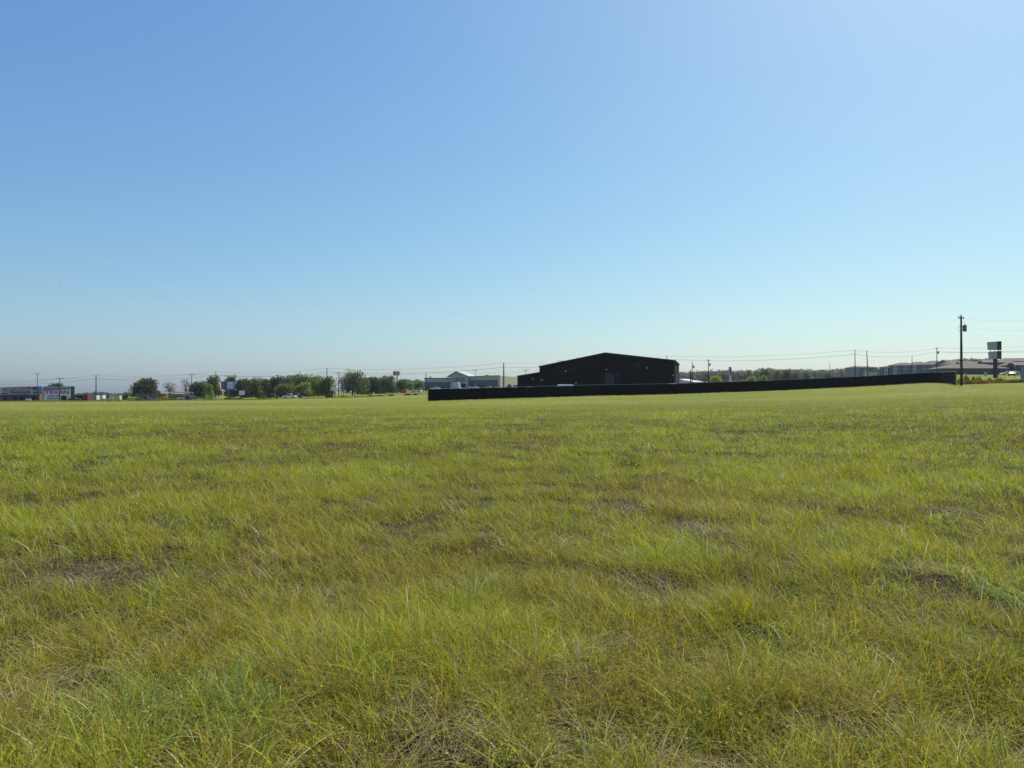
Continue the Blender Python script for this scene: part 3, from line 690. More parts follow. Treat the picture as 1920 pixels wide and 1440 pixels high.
B = bush
gl = 'roadside bushes on the left'
for px, d, top, w, c, lb in [
    (197, 265, 745.5, 30, 'bright', 'low green bush at the foot of the plain left power pole'),
    (213, 262, 744.5, 34, 'lime', 'yellow green low bush right of the plain left power pole'),
    (248, 262, 740, 22, 'lime', 'tall yellow green bush before the slate screen fence'),
    (262, 262, 745, 20, 'olive', 'low olive bush in front of the slate screen fence'),
    (285, 262, 746.5, 30, 'olive', 'flat olive bush beneath the large round tree'),
    (306, 262, 743, 30, 'bright', 'green bush before the white canopy'),
    (326, 262, 745, 20, 'olive', 'olive bush under the left end of the white canopy'),
    (390, 262, 740, 24, 'bright', 'bright bush left of the small white post sign'),
    (431, 262, 743.5, 24, 'mid', 'dark green bush at the billboard post foot'),
    (449, 262, 744.5, 18, 'mid', 'low green bush under the small square white sign'),
    (492, 262, 743.0, 26, 'dark', 'dark low bush in the verge left of the parked pickup'),
    (618, 250, 740, 18, 'dark', 'dark bush at the foot of the tallest left power pole'),
    (644, 250, 741, 12, 'bright', 'small bush between transformer pole and thin pole'),
    (695, 245, 740, 8, 'dark', 'small dark shrub at the left end of the gravel patch'),
    (711, 240, 740, 12, 'olive', 'olive shrub in the middle of the gravel patch'),
    (733, 240, 738.5, 9, 'mid', 'round shrub right of the gravel patch'),
    (764, 235, 737, 12, 'mid', 'green shrub in the verge under the white cars'),
    (778, 235, 737.5, 8, 'dark', 'small dark shrub left of the fence end')]:
    B(px, d, top, w, c, lb, gl, n=420, leaf=0.2)
B(955, 240, 719, 13, 'dark', 'spiky dark shrub above the fence left of the black building', None, n=600, leaf=0.3)
gr = 'weeds and brush by the right pole'
for px, d, top, w, c, lb in [
    (1800, 122, 706, 10, 'bright', 'tall green weed touching the nearest power pole'),
    (1812, 124, 695.5, 12, 'lime', 'tallest leafy green weed right of the nearest power pole'),
    (1826, 126, 702, 8, 'bright', 'narrow leaning green weed, second right of the nearest pole'),
    (1836, 124, 699.5, 15, 'bright', 'wide leafy green weed left of the small pale board'),
    (1855, 128, 706, 9, 'lime', 'thin green weed just right of the small pale board'),
    (1818, 112, 711, 22, 'rust', 'rusty brown brush under the tallest green weed'),
    (1842, 112, 712, 26, 'rust', 'brown brush below the small pale board'),
    (1872, 114, 706, 28, 'olive', 'olive brown mound of brush below the double billboard'),
    (1895, 112, 710, 24, 'rust', 'reddish brush mound beneath the thin marker post'),
    (1913, 112, 708, 20, 'olive', 'straw coloured brush mound at the right edge')]:
    B(px, d, top, w, c, lb, gr, n=500, leaf=0.10 if c != 'rust' else 0.08)
gd = 'dry dark weeds in the open field'
for px, py, w, h, lb in [(57, 893, 26, 12, 'brown dried weed, largest of those on the left of the field'), (104, 846, 10, 6, 'small dark weed left one of a close pair'),
        (119, 846, 10, 6, 'small dark weed right one of a close pair'), (687, 860, 7, 8, 'lone dark twig in the middle of the field'),
        (1178, 885, 50, 34, 'dark green grassy weed clump right of the field centre'),
        ]:
    # distance where this pixel meets the ground
    dd = 4.0
    while dd < 120 and G(px, dd).z < P(px, py, dd).z: dd *= 1.01
    B(px, dd, py - h, w, 'rust' if 'dried' in lb or 'dark weed' in lb or 'twig' in lb else 'mid', lb, gd, name='weed', n=110 if h < 30 else 420, leaf=0.0013 * dd if h < 30 else 0.02, cat='weed')

# ------------------------------------------------------------------ utility poles and wires
def pole(px, d, top, label, r=0.14, arm=0.0, armz=0.35, trafo=False, mt='pole_wood', group='power poles', name='utility_pole', lean=0.0, armrot=0.3, base=None, bracket=False, cat='power pole'):
    g = G(px, d); H = ZT(top, d, px) - g.z
    e = empty(name, g, label, cat, group); tp = Vector((lean * H, 0, H))
    mb = MB(); mb.tube([(0, 0, -0.5), tuple(tp * 0.5), tuple(tp)], [r * 1.15, r, r * 0.72], 10); mb.build('shaft', M[mt], e, smooth=True, local=True)
    if arm:
        mb = MB(); mb.box((tp.x, 0, H - armz), (arm, 0.12, 0.13), armrot); mb.build('crossarm', M[mt], e, local=True)
        for k in (-0.46, 0.0 if armz > 0.2 else -0.15, 0.46):
            mb = MB(); c = Vector((tp.x + math.cos(armrot) * arm * k, math.sin(armrot) * arm * k, H - armz + 0.06))
            if k == 0.0: c.z = H - 0.02
            mb.tube([c, c + Vector((0, 0, 0.1)), c + Vector((0, 0, 0.24))], [0.03, 0.055, 0.03], 7); mb.build('insulator', M['transformer'], e, local=True)
    if trafo:
        mb = MB(); c = Vector((0.48 + tp.x * .85, -0.1, H - 2.35)); mb.tube([c, c + Vector((0, 0, .05)), c + Vector((0, 0, 0.85)), c + Vector((0, 0, 0.95)), c + Vector((0, 0, 1.0))], [0.20, 0.24, 0.24, 0.26, 0.17], 12)
        t = mb.build('transformer', M['transformer'], e, local=True)
        mb = MB(); mb.tube([c + Vector((0.0, 0, 0.95)), c + Vector((0, 0, 1.35))], [0.05, 0.03], 6); mb.build('bushing', M['transformer'], t, local=True)
        mb = MB(); mb.box((0.17 + tp.x * .85, -0.05, H - 2.15), (0.35, 0.08, 0.08)); mb.box((0.17 + tp.x * .85, -0.05, H - 1.6), (0.35, 0.08, 0.08)); mb.box((0.22 + tp.x * .85, -0.05, H - 1.875), (0.06, 0.06, 0.6)); mb.build('bracket', M['pole_grey'], e, local=True)
    if bracket:
        mb = MB(); mb.tube([(-0.1, 0, H - 1.35), (-0.5, 0, H - 1.85), (-0.42, 0, H - 2.05), (-0.1, 0, H - 2.5)], 0.025, 5); mb.build('guard_loop', M['white_dull'], e, local=True)
    return g + tp
PT = {}
PT[1] = pole(-6, 300, 706, 'power pole at the very left edge of the photo', group='power poles') if False else G(-60, 300) + Vector((0, 0, 9))
PT[180] = pole(180, 292, 703, 'plain wooden power pole between the painted stand and the round tree', r=0.19)
PT[112] = pole(112, 285, 709, 'power pole with short crossarm in front of the painted stand', r=0.16, arm=2.6, armz=0.15, armrot=0.15)
PT[359] = pole(359.5, 300, 702, 'power pole with wide crossarm before the dark dense tree', r=0.15, arm=2.8, armz=0.15, armrot=0.1)
PT[405] = pole(404.5, 292, 696, 'tall slim power pole rising left of the billboard', r=0.15)
PT[613] = pole(613, 278, 690, 'tallest power pole on the left, plain, before the tree belt', r=0.2)
PT[635] = pole(635, 282, 699, 'power pole with crossarm and transformer, left of the tallest tree', r=0.16, arm=1.9, armz=0.15)
mb = MB()
PT[665] = pole(665, 292, 702, 'thin pole in front of the tallest left tree', r=0.11)
PT[799] = pole(799, 330, 699, 'dark power pole at the left corner of the farm store', r=0.2)
PT[944] = pole(944.5, 235, 680, 'thick power pole in front of the tan store wall', r=0.21)
PT[1251] = pole(1250.5, 320, 667, 'power pole tip peeking over the black building roof', r=0.2)
PT[1298] = pole(1298, 250, 678, 'power pole just right of the black building, left of two', r=0.14, trafo=True)
PT[1329] = pole(1328.5, 250, 674, 'transformer pole second right of the black building', r=0.15, arm=1.4, trafo=True, armrot=0.5)
PT[1295] = pole(1295, 262, 693.5, 'short thick dark post beside the transformer pole near the black building', r=0.22)
PT[1556] = pole(1556, 470, 679, 'thin faint far pole above the distant woodland', r=0.16)
PT[1603] = pole(1603.5, 232, 656, 'tall plain power pole behind the fence before the woodland end', r=0.14)
PT[1628] = pole(1628, 232, 658, 'leaning power pole in front of the small grey apartment block', r=0.15, lean=-0.045)
PT[1710] = pole(1710.5, 330, 667, 'thin pole rising in front of the middle apartment roofs', r=0.13)
PT[1757] = pole(1757, 270, 652, 'transformer pole at the right end of the grey apartments', r=0.15, arm=1.6, trafo=True, armrot=0.5)
PT[1803] = pole(1803, 104, 592, 'nearest and tallest power pole, at the right end of the black fence', r=0.16, arm=1.4, armz=0.35, trafo=True, armrot=0.5, bracket=True)
PT[1872] = pole(1872.5, 215, 674, 'thin short pole behind the double billboard post', r=0.06)
def lamp(px, d, top, label):
    g = G(px, d); H = ZT(top, d, px) - g.z; e = empty('lamp_post', g, label, 'lamp post', 'car park lamp posts')
    mb = MB(); mb.tube([(0, 0, -.3), (0, 0, H)], [0.16, 0.11], 8); mb.build('shaft', M['pole_grey'], e, local=True)
    for s in (-1, 1):
        mb = MB(); mb.box((s * 0.85, 0, H + 0.05), (1.0, 0.5, 0.2)); mb.box((s * 0.2, 0, H + 0.02), (0.35, 0.1, 0.1)); mb.build('lamp_head', M['pole_grey'], e, local=True)
lamp(891, 400, 694.5, 'grey twin-headed lamp post in front of the right wing of the farm store')
lamp(986, 330, 694, 'grey twin-headed lamp post above the low left part of the black building')
lamp(70, 330, 701, 'slim lamp post rising over the low left shop')
lamp(1050.5, 330, 677, 'lamp post tip just over the left roof slope of the black building')

def wire(pts, sag, label, r=0.03, group='overhead wires', name='power_line'):
    mb = MB(); path = []
    for a, b in zip(pts[:-1], pts[1:]):
        for i in range(14):
            t = i / 14; q = a.lerp(b, t); path.append(q - Vector((0, 0, 4 * sag * t * (1 - t))))
    path.append(pts[-1])
    mb.tube(path, r, 4); o = mb.build(name, M['wire'], None, loc=pts[0]); tag(o, label, 'overhead wire', group); return o
dn = lambda v, k: v - Vector((0, 0, k))
WA = [PT[1], PT[180], PT[405], PT[613], PT[944], PT[1251], PT[1603], PT[1757], P(2060, 636, 270)]
wire([dn(p, 0.1) for p in WA], 1.2, 'top overhead wire running from pole to pole across the whole skyline', 0.028)
wire([dn(p, 1.5) for p in WA], 1.4, 'lower overhead wire running from pole to pole across the whole skyline', 0.042)
WB = [PT[1] - Vector((0, 0, 1)), PT[112], PT[359], PT[635], PT[799], P(1060, 690, 330)]
wire([dn(p, -0.05) for p in WB], 1.2, 'overhead wire over the painted stand held by the crossarm poles', 0.026)
WC = [PT[1603], PT[1803], P(2080, 560, 80)]
wire([dn(p, 0.3) for p in WC], 1.2, 'faint overhead wire climbing right to the nearest power pole', 0.006)
wire([dn(p, 1.5) for p in WC], 1.3, 'lower faint overhead wire passing the transformer of the nearest power pole', 0.005)
wire([dn(PT[1757], 1.9), P(2060, 655, 270)], 0.5, 'low overhead wire behind the double billboard', 0.035)

# ------------------------------------------------------------------ black screened fence
def build_fence():
    pts = FENCE
    W2 = [Vector(((p - 960) / F * d, d)) for p, d in pts]
    # resample about every 3 m
    seg = [0]
    for a, b in zip(W2[:-1], W2[1:]): seg.append(seg[-1] + (b - a).length)
    Lt = seg[-1]; nP = int(Lt / 3.05)
    def at(s):
        k = min(max(int(np.searchsorted(seg, s)) - 1, 0), len(W2) - 2); t = (s - seg[k]) / (seg[k + 1] - seg[k]); return W2[k].lerp(W2[k + 1], t)
    a0 = at(0); e = empty('screen_fence', (a0.x, a0.y, tz(a0.x, a0.y)), 'long black screened chain link fence crossing the field before the black building', 'fence')
    H = 2.15
    for i in range(nP + 1):
        s_ = Lt * i / nP; p = at(s_); q = at(min(Lt, s_ + 0.5)); q0 = at(max(0, s_ - 0.5)); t = (q - q0).normalized(); nn = Vector((t.y, -t.x)); p = p - nn * 0.09
        z = tz(p.x, p.y); mb = MB(); end = i in (0, nP)
        mb.tube([(p.x, p.y, z - 0.3), (p.x, p.y, z + H + 0.02)], 0.06 if end else 0.03, 6); mb.build('post', M['galv'], e)
    n = nP * 6; top = []; bot = []; rail = []
    for i in range(n + 1):
        p = at(Lt * i / n); q = at(min(Lt, Lt * i / n + 0.1)); z = tz(p.x, p.y)
        t = (q - p).normalized() if (q - p).length > 1e-6 else Vector((1, 0)); nn = Vector((t.y, -t.x))
        w = 0.03 * math.sin(i * 1.7) + 0.025 * random.uniform(-1, 1)
        sag = 0.03 * abs(math.sin(math.pi * (i % 6) / 6)) + random.uniform(0, 0.015)
        pa = p + nn * 0.02
        top.append((pa.x, pa.y, z + H - 0.05 - sag)); bot.append((p.x + nn.x * (0.03 + w), p.y + nn.y * (0.03 + w), z + 0.03 + random.uniform(0, .07)))
        rail.append((p.x, p.y + 0.03, z + H))
    mb = MB(); k = 5; vs = []
    for i in range(n + 1):
        for j in range(k + 1):
            t = j / k; b = Vector(bot[i]).lerp(Vector(top[i]), t); b.y += -0.03 * math.sin(t * math.pi) * (1 + math.sin(i * 0.9)); vs.append(b)
    m1 = len(vs); vs += [Vector((v.x, v.y + 0.012, v.z)) for v in vs]
    fs = []
    for i in range(n):
        for j in range(k):
            a = i * (k + 1) + j; b = a + k + 1; fs.append((a, b, b + 1, a + 1)); fs.append((m1 + a, m1 + a + 1, m1 + b + 1, m1 + b))
    mb.add(vs, fs); mb.build('privacy_screen', M['fence_screen'], e, smooth=True)
    mb = MB(); mb.tube(rail, 0.033, 6); mb.build('top_rail', M['galv'], e)
build_fence()

# ------------------------------------------------------------------ black metal building
def black_building():
    fr = Frame(1012, 179, 1265, 170)
    b0 = fr.base(1012); e = empty('metal_building', b0, 'large black gabled metal building behind the black fence', 'building')
    dep = 26
    mb = MB(); fr.poly(mb, [(1012, 'G'), (1012, 688), (1135, 662.5), (1265, 677), (1265, 'G')], 0, dep); wall = mb.build('wall', M['black_siding'], e)
    # roof sheets with small overhang, corrugated
    for a, b, nm in (((1010.2, 686.6), (1135, 660.8), 'l'), ((1135, 660.8), (1267, 675.3), 'r')):
        mb = MB(); pa, pb = fr.pt(*a), fr.pt(*b)
        mb.prism([(a[0], a[1]), (b[0], b[1]), (b[0], b[1] + 1.5), (a[0], a[1] + 1.5)], fr.off, -0.4, dep + 0.4); mb.build('roof_slope', M['black_roof'], e)
    mb = MB(); fr.rect(mb, 1263.8, 677.5, 1265.2, 'G', -0.06, 0.0); fr.rect(mb, 1011.6, 688.5, 1012.8, 'G', -0.06, 0.0); mb.build('corner_trim', M['black_trim'], e)
    # lean-to on the left
    mb = MB(); fr.poly(mb, [(969.5, 'G'), (969.5, 705.5), (1011.6, 698.8), (1011.6, 'G')], 0.3, 18); l = mb.build('side_wing', M['black_siding'], e)
    mb = MB(); fr.poly(mb, [(968.3, 704.6), (1011.8, 697.3), (1011.8, 698.8), (968.3, 706)], 0.0, 18.3); mb.build('wing_roof', M['black_roof'], l)
    # roll-up door opening, inner wall glimpse, side door frame
    mb = MB(); fr.rect(mb, 1128, 699.5, 1154, 'G', -0.05, -0.004); d = mb.build('roller_door_opening', M['dark'], e)
    mb = MB(); fr.rect(mb, 1133.5, 701.5, 1151.5, 'G', -0.09, -0.054); mb.build('inner_wall', M['inner_wall'], d)
    mb = MB()
    for r_ in ((1127, 698.2, 1155, 699.5), (1127, 699.5, 1128, 'G')): fr.rect(mb, *r_, -0.12, -0.004)
    mb.build('door_frame', M['black_trim'], d)
    mb = MB(); fr.rect(mb, 1155, 699, 1163.5, 'G', -0.07, -0.004); d2 = mb.build('door', M['dark'], e)
    mb = MB(); fr.rect(mb, 1155, 699, 1156.3, 'G', -0.12, -0.07); fr.rect(mb, 1162.2, 699, 1163.5, 'G', -0.12, -0.07); fr.rect(mb, 1156.3, 699, 1162.2, 700.4, -0.12, -0.07)
    mb.build('door_frame', mat('door_frame_grey', (0.03, 0.03, 0.035), 0.7), d2)
    grey = mat('vent_grey', (0.035, 0.035, 0.04), 0.6)
    for x, y in ((1079, 689.8), (1195.5, 684.8)):
        mb = MB(); fr.rect(mb, x - 2.8, y - 3, x + 2.8, y + 3, -0.1, -0.004); v = mb.build('vent', grey, e)
        mb = MB()
        for k in range(4): fr.rect(mb, x - 2.5, y - 2.6 + k * 1.4, x + 2.5, y - 2.0 + k * 1.4, -0.14, -0.1)
        mb.build('louvre', M['black_trim'], v)
    for x, y in ((1060.7, 696.5), (1137, 693.2), (1213.2, 690.2), (998.5, 710.8), (1016.7, 713), (1079.8, 718.8), (1262, 704)):
        off = 0.3 if x < 1011 else 0
        mb = MB(); fr.rect(mb, x - 1.4, y - 1.0, x + 1.4, y - 0.2, off - 0.3, off - 0.004); w = mb.build('wall_lamp', M['white_dull'], e)
        mb = MB(); fr.rect(mb, x - 1.1, y - 0.2, x + 1.1, y + 0.8, off - 0.26, off - 0.02); mb.build('lens', M['lamp_lens'], w)
    # downpipe at the right corner
    mb = MB(); q = fr.off((1265, 700), 9); mb.tube([(q.x + 0.15, q.y, tz(q.x, q.y)), (q.x + 0.15, q.y, q.z + 0.2)], 0.08, 6); mb.build('downpipe', M['white_dull'], e)
black_building()

# ------------------------------------------------------------------ farm store
def store():
    fr = Frame(796, 470, 937, 455)
    e = empty('farm_store', fr.base(796), 'wide tan and slate blue store with a pale gabled entrance, left of the black building', 'store')
    mb = MB(); fr.poly(mb, [(796, 'G'), (796, 710), (846, 707.5), (846, 'G')], 0, 55); mb.build('wall', M['tan_wall'], e)
    mb = MB(); fr.poly(mb, [(881, 'G'), (881, 706.3), (937, 704.5), (937, 'G')], 0, 60); mb.build('wall', M['tan_wall'], e)
    mb = MB(); fr.rect(mb, 796, 716.3, 846, 723.5, -0.3, -0.004); mb.build('blue_band', M['blue_wall'], e)
    mb = MB(); fr.poly(mb, [(881, 713.3), (937, 712.2), (937, 720.5), (881, 721.2)], -0.3, -0.004); mb.build('blue_band', M['blue_wall'], e)
    mb = MB(); fr.rect(mb, 796, 723.5, 846, 'G', -0.1, -0.004); mb.build('lower_wall', M['storefront'], e)
    mb = MB(); fr.rect(mb, 881, 721, 934.5, 'G', -0.1, -0.004); mb.build('lower_wall', M['storefront'], e)
    mb = MB(); fr.rect(mb, 795.3, 708.6, 846, 710.2, -0.3, 0.6); mb.build('parapet_cap', M['slate_trim'], e)
    mb = MB(); fr.poly(mb, [(881, 705.4), (937.4, 703.6), (937.4, 704.5), (881, 706.3)], -0.3, 0.6); mb.build('parapet_cap', M['slate_trim'], e)
    # gabled entrance
    mb = MB(); fr.poly(mb, [(847.5, 'G'), (847.5, 705), (860.5, 698), (880, 705), (880, 'G')], -3.5, 10); g = mb.build('gabled_entrance', M['gable_grey'], e)
    mb = MB(); fr.poly(mb, [(842.5, 706), (860, 696), (860, 697.4), (842.5, 707)], -4.2, 12); mb.build('roof_slope', M['slate_trim'], g)  # left slope coloured dark to stand for its shade
    mb = MB(); fr.poly(mb, [(860, 696), (882.5, 705), (882.5, 706), (860, 697.4)], -4.2, 12); mb.build('roof_slope', M['roof_sun_tone'], g)  # same roof, right slope coloured pale to stand for sunlight
    mb = MB(); fr.rect(mb, 861, 719.5, 877, 'G', -3.6, -3.504); mb.build('entrance_opening', M['dark'], g)
    mb = MB(); fr.rect(mb, 862, 721, 869, 723, -3.7, -3.6); mb.build('notice', M['grey_panel'], g)
    text(fr, 'TRACTOR', 856.0, 708.6, 875.5, 711.8, M['dark'], g, prd=-3.55, bold=0.03)
    text(fr, 'SUPPLY C\u2092'.replace('\u2092', 'o'), 855.5, 712.4, 876, 715.8, M['dark'], g, prd=-3.55, bold=0.03)
    mb = MB()
    for x, y in ((850.5, 714.8), (853, 711.5)): fr.rect(mb, x - 1, y - 1.2, x + 1, y + 1.2, -3.6, -3.504)
    mb.build('emblem', M['sign_red'], g)
    # windows along the lower walls
    for i in range(7):
        x = 800 + i * 6.3; mb = MB(); fr.rect(mb, x, 726, x + 3.6, 731, -0.16, -0.1); mb.build('window', M['glass'], e)
    for i in range(6):
        x = 886 + i * 7.6; mb = MB(); fr.rect(mb, x, 723.5, x + 4.5, 730, -0.16, -0.1); mb.build('window', M['glass'], e)
    mb = MB(); fr.rect(mb, 902, 702.5, 906.5, 705.5, 8, 11); mb.build('rooftop_unit', M['pole_grey'], e)
    mb = MB(); fr.rect(mb, 801.2, 705.8, 803.2, 709.2, 4, 5); mb.build('rooftop_unit', M['pole_grey'], e)
    # tan right flank, lower garden wall
    fr2 = Frame(937.6, 454, 978, 520)
    mb = MB(); fr2.poly(mb, [(937.6, 'G'), (937.6, 705), (952, 706), (978, 709.5), (978, 'G')], 0, 1.5); mb.build('side_wall', M['tan_wall'], e)
    mb = MB()
    for x in (938.6, 942.5): fr2.rect(mb, x, 706.5, x + 0.8, 'G', -0.15, -0.004)
    mb.build('pilaster', M['cream'], e)
store()
# white tent-like tank shed in front of the store
fr = Frame(849.5, 400, 858.5, 400)
e = empty('shed', fr.base(849.5), 'pale grey shed with bright white sloping side, before the store entrance', 'shed')
mb = MB(); fr.rect(mb, 849.5, 716.8, 858.2, 'G', 0, 4); mb.build('body', mat('shed_grey', (0.48, 0.50, 0.54), 0.7), e)
mb = MB(); fr.poly(mb, [(858.4, 715.5), (860, 717.5), (861.6, 721), (862.4, 725), (866, 731), (867, 'G'), (858.4, 'G')], 0.2, 3.8); mb.build('sloping_cover', M['white'], e)
mb = MB(); fr.rect(mb, 851.2, 721.5, 852.8, 723, -0.05, -0.004); mb.build('vent', M['pole_grey'], e)

# ------------------------------------------------------------------ left shop, painted stand
def shop():
    fr = Frame(-70, 262, 70, 285)
    e = empty('shop', fr.base(-70), 'long low brown and grey shop with dark sign band at the left edge', 'shop')
    mb = MB(); fr.poly(mb, [(-70, 'G'), (-70, 729.5), (70, 724.6), (70, 'G')], 0, 16); mb.build('wall', M['brown_wall'], e)
    mb = MB(); fr.poly(mb, [(-70, 727.8), (70, 724), (70, 740), (-70, 741.5)], -0.5, -0.004); mb.build('parapet', M['grey_panel'], e)
    mb = MB(); fr.poly(mb, [(6, 727.9), (56, 726.2), (56, 730.2), (6, 731.6)], -0.58, -0.5); s = mb.build('sign_band', M['dark'], e)
    text(fr, 'TEXAN FIREWORKS', 7.5, 728.4, 54, 730.6, M['cream'], s, prd=-0.6, bold=0.01)
    mb = MB(); fr.poly(mb, [(59.5, 726.1), (68, 725.8), (68, 730), (59.5, 730.2)], -0.58, -0.5); mb.build('sign_panel', M['dark'], e)
    mb = MB(); fr.rect(mb, 19, 732.9, 56, 737.4, -0.62, -0.5); s2 = mb.build('sign_panel', M['navy'], e)
    mb = MB(); fr.rect(mb, 22, 734.2, 46, 734.9, -0.66, -0.62); mb.build('stripe', M['grey_panel'], s2)
    mb = MB(); fr.rect(mb, 13.2, 733, 16.2, 739.5, -0.62, -0.5); mb.build('emblem', M['sign_blue'], e)
    mb = MB(); fr.rect(mb, 61, 735, 69, 737.2, -0.62, -0.5); mb.build('sign_panel', M['dark'], e)
    mb = MB(); fr.rect(mb, 2, 736.8, 11, 738.8, -0.62, -0.5); mb.build('sign_panel', M['dark'], e)
    for x in (6, 25, 38, 60): 
        mb = MB(); fr.rect(mb, x, 743.5, x + 6, 'G', -0.08, -0.004); mb.build('door', M['dark'], e)
    mb = MB(); fr.rect(mb, 70.2, 724.2, 77, 738.5, -0.7, 8); mb.build('teal_tower', M['teal'], e)
    mb = MB(); fr.rect(mb, 72.7, 738.6, 76.2, 'G', -0.7, 1); mb.build('column', M['sand'], e)
shop()
def stand():
    fr = Frame(77, 288, 133, 294)
    e = empty('painted_stand', fr.base(77), 'red white and blue painted stand lettered TEXAN', 'stand')
    outline = [(77, 'G'), (77, 731), (82, 724.5), (133, 724.3), (133, 'G')]
    mb = MB(); fr.poly(mb, outline, 0, 8); mb.build('wall', M['sign_blue'], e)
    mb = MB(); fr.rect(mb, 133.3, 724.2, 140, 'G', 0.1, 8); mb.build('side_wall', M['navy'], e)
    mb = MB(); fr.poly(mb, [(79, 731), (132.5, 730.2), (132.5, 751), (79, 751)], -0.05, -0.004); p = mb.build('painted_panel', M['sign_white'], e)
    # slanting red stripes at the left and blue upper corners
    mb = MB()
    for k in range(7):
        y = 733 + k * 3.1; x0 = 77.3; ln = 9 - 0.6 * k
        fr.poly(mb, [(x0, y + 3.2), (x0 + ln, y - 4.8 + 0.6 * k), (x0 + ln, y - 3.2 + 0.6 * k), (x0, y + 4.8)], -0.09, -0.052)
    mb.build('red_stripes', M['sign_red'], p)
    mb = MB(); fr.poly(mb, [(77.4, 729.6), (81.5, 724.8), (83, 724.8), (78.3, 731.5)], -0.09, -0.004); fr.poly(mb, [(130.3, 724.6), (131.3, 724.6), (133, 729), (132, 729)], -0.09, -0.004); mb.build('white_edge', M['sign_white'], e)
    mb = MB(); fr.rect(mb, 87, 726.9, 126, 728, -0.3, -0.004); mb.build('awning_strip', M['cream'], e)
    mb = MB(); fr.rect(mb, 87, 728.6, 124, 730.0, -0.2, -0.004); mb.build('sign_gap', M['dark'], e)
    text(fr, 'TEXAN', 84, 731.6, 129.2, 738.8, M['sign_red'], p, prd=-0.1, bold=0.05)
    mb = MB(); fr.poly(mb, [(89, 740.5), (114, 740.3), (114, 747), (87, 747)], -0.08, -0.052); q = mb.build('blue_field', M['light_blue'], p)
    text(fr, 'FIREWORKS', 90, 741, 113, 744.4, M['sign_blue'], q, prd=-0.1, bold=0.02)
    mb = MB(); fr.rect(mb, 88, 746.9, 112, 748.2, -0.12, -0.08); mb.build('dark_sill', M['navy'], q)
    mb = MB(); fr.rect(mb, 115, 741.8, 124, 751, -0.3, -0.052); d = mb.build('door', M['dark'], e)
    mb = MB(); fr.rect(mb, 124.6, 742.8, 133, 748.6, -0.5, -0.052); mb.build('counter_box', M['cream'], e)
stand()
def slab_thing(name, px0, py0, px1, d, depth, m, label, cat, group=None, extra=None, slope=0, d1=None):
    fr = Frame(px0, d, px1, d1 or d); e = empty(name, fr.base(px0), label, cat, group)
    mb = MB(); fr.poly(mb, [(px0, 'G'), (px0, py0), (px1, py0 + slope), (px1, 'G')], 0, depth); mb.build('body', m, e)
    if extra: extra(fr, e)
    return e
def cont_extra(fr, e):
    x0 = fr.o.x / fr.o.y * F + 960; x1 = x0 + fr.w / fr.o.y * F; 
    zt = max((v.co.z for v in e.children[0].data.vertices)) + e.location.z
    py = 735 - (zt - CAMZ) * F / fr.o.y
    mb = MB(); fr.rect(mb, x0 - 0.2, py - 0.5, x1 + 0.2, py, -0.1, 3.1); mb.build('roof_rim', M['pole_grey'], e)
    mb = MB()
    for k in (0.0, 0.985): fr.rect(mb, x0 + k * (x1 - x0), py, x0 + (k + 0.015) * (x1 - x0), 'G', -0.08, -0.004)
    mb.build('corner_post', M['pole_grey'], e)
slab_thing('storage_container', 139.5, 741.2, 157, 300, 3, mat('maroon_box', (0.055, 0.02, 0.025), 0.8), 'dark maroon storage box beside the painted stand', 'container', 'storage containers', cont_extra)
slab_thing('storage_container', 157.3, 739.2, 164.5, 298, 4, M['container_red'], 'brighter red upright container at the right end of the maroon box', 'container', 'storage containers', cont_extra)
slab_thing('storage_container', 166, 741.5, 178.5, 320, 3, M['container_blue'], 'blue grey container left of the plain wooden pole', 'container', 'storage containers', cont_extra)
slab_thing('storage_container', 182, 741, 205, 325, 3, M['container_blue'], 'long blue grey container right of the plain wooden pole', 'container', 'storage containers', cont_extra)
slab_thing('trailer', 177.3, 741, 180.8, 312, 2.5, M['white'], 'narrow white trailer end just left of the plain wooden pole', 'trailer', 'white trailers', cont_extra)
slab_thing('trailer', 187.6, 740.8, 192.4, 312, 2.5, M['white'], 'white trailer right of the plain wooden pole', 'trailer', 'white trailers', cont_extra)
slab_thing('trailer', 214, 741.5, 224, 330, 2.5, M['white_dull'], 'pale wide trailer behind the yellow green bush', 'trailer', 'white trailers', cont_extra)
slab_thing('storage_container', 229, 741.5, 235, 325, 2.5, M['container_red'], 'small red container left of the slate screen fence', 'container', 'storage containers', cont_extra)
slab_thing('storage_container', 297, 738.8, 312, 330, 3, M['orange_box'], 'orange red container left of the white canopy', 'container', 'storage containers', cont_extra)
slab_thing('storage_container', 752, 730.2, 762, 330, 3, M['orange_box'], 'orange red container left of the parked white cars', 'container', 'storage containers', cont_extra)
def scr(fr, e):
    for k in range(7):
        x = 256 + k * 6.4; mb = MB(); fr.rect(mb, x, 737.4, x + 0.6, 'G', -0.15, -0.01); mb.build('post', M['pole_grey'], e)
slab_thing('slate_fence', 254, 738, 295, 305, 0.15, M['slate_trim'], 'slate grey solid screen fence under the large round tree', 'fence', None, scr)
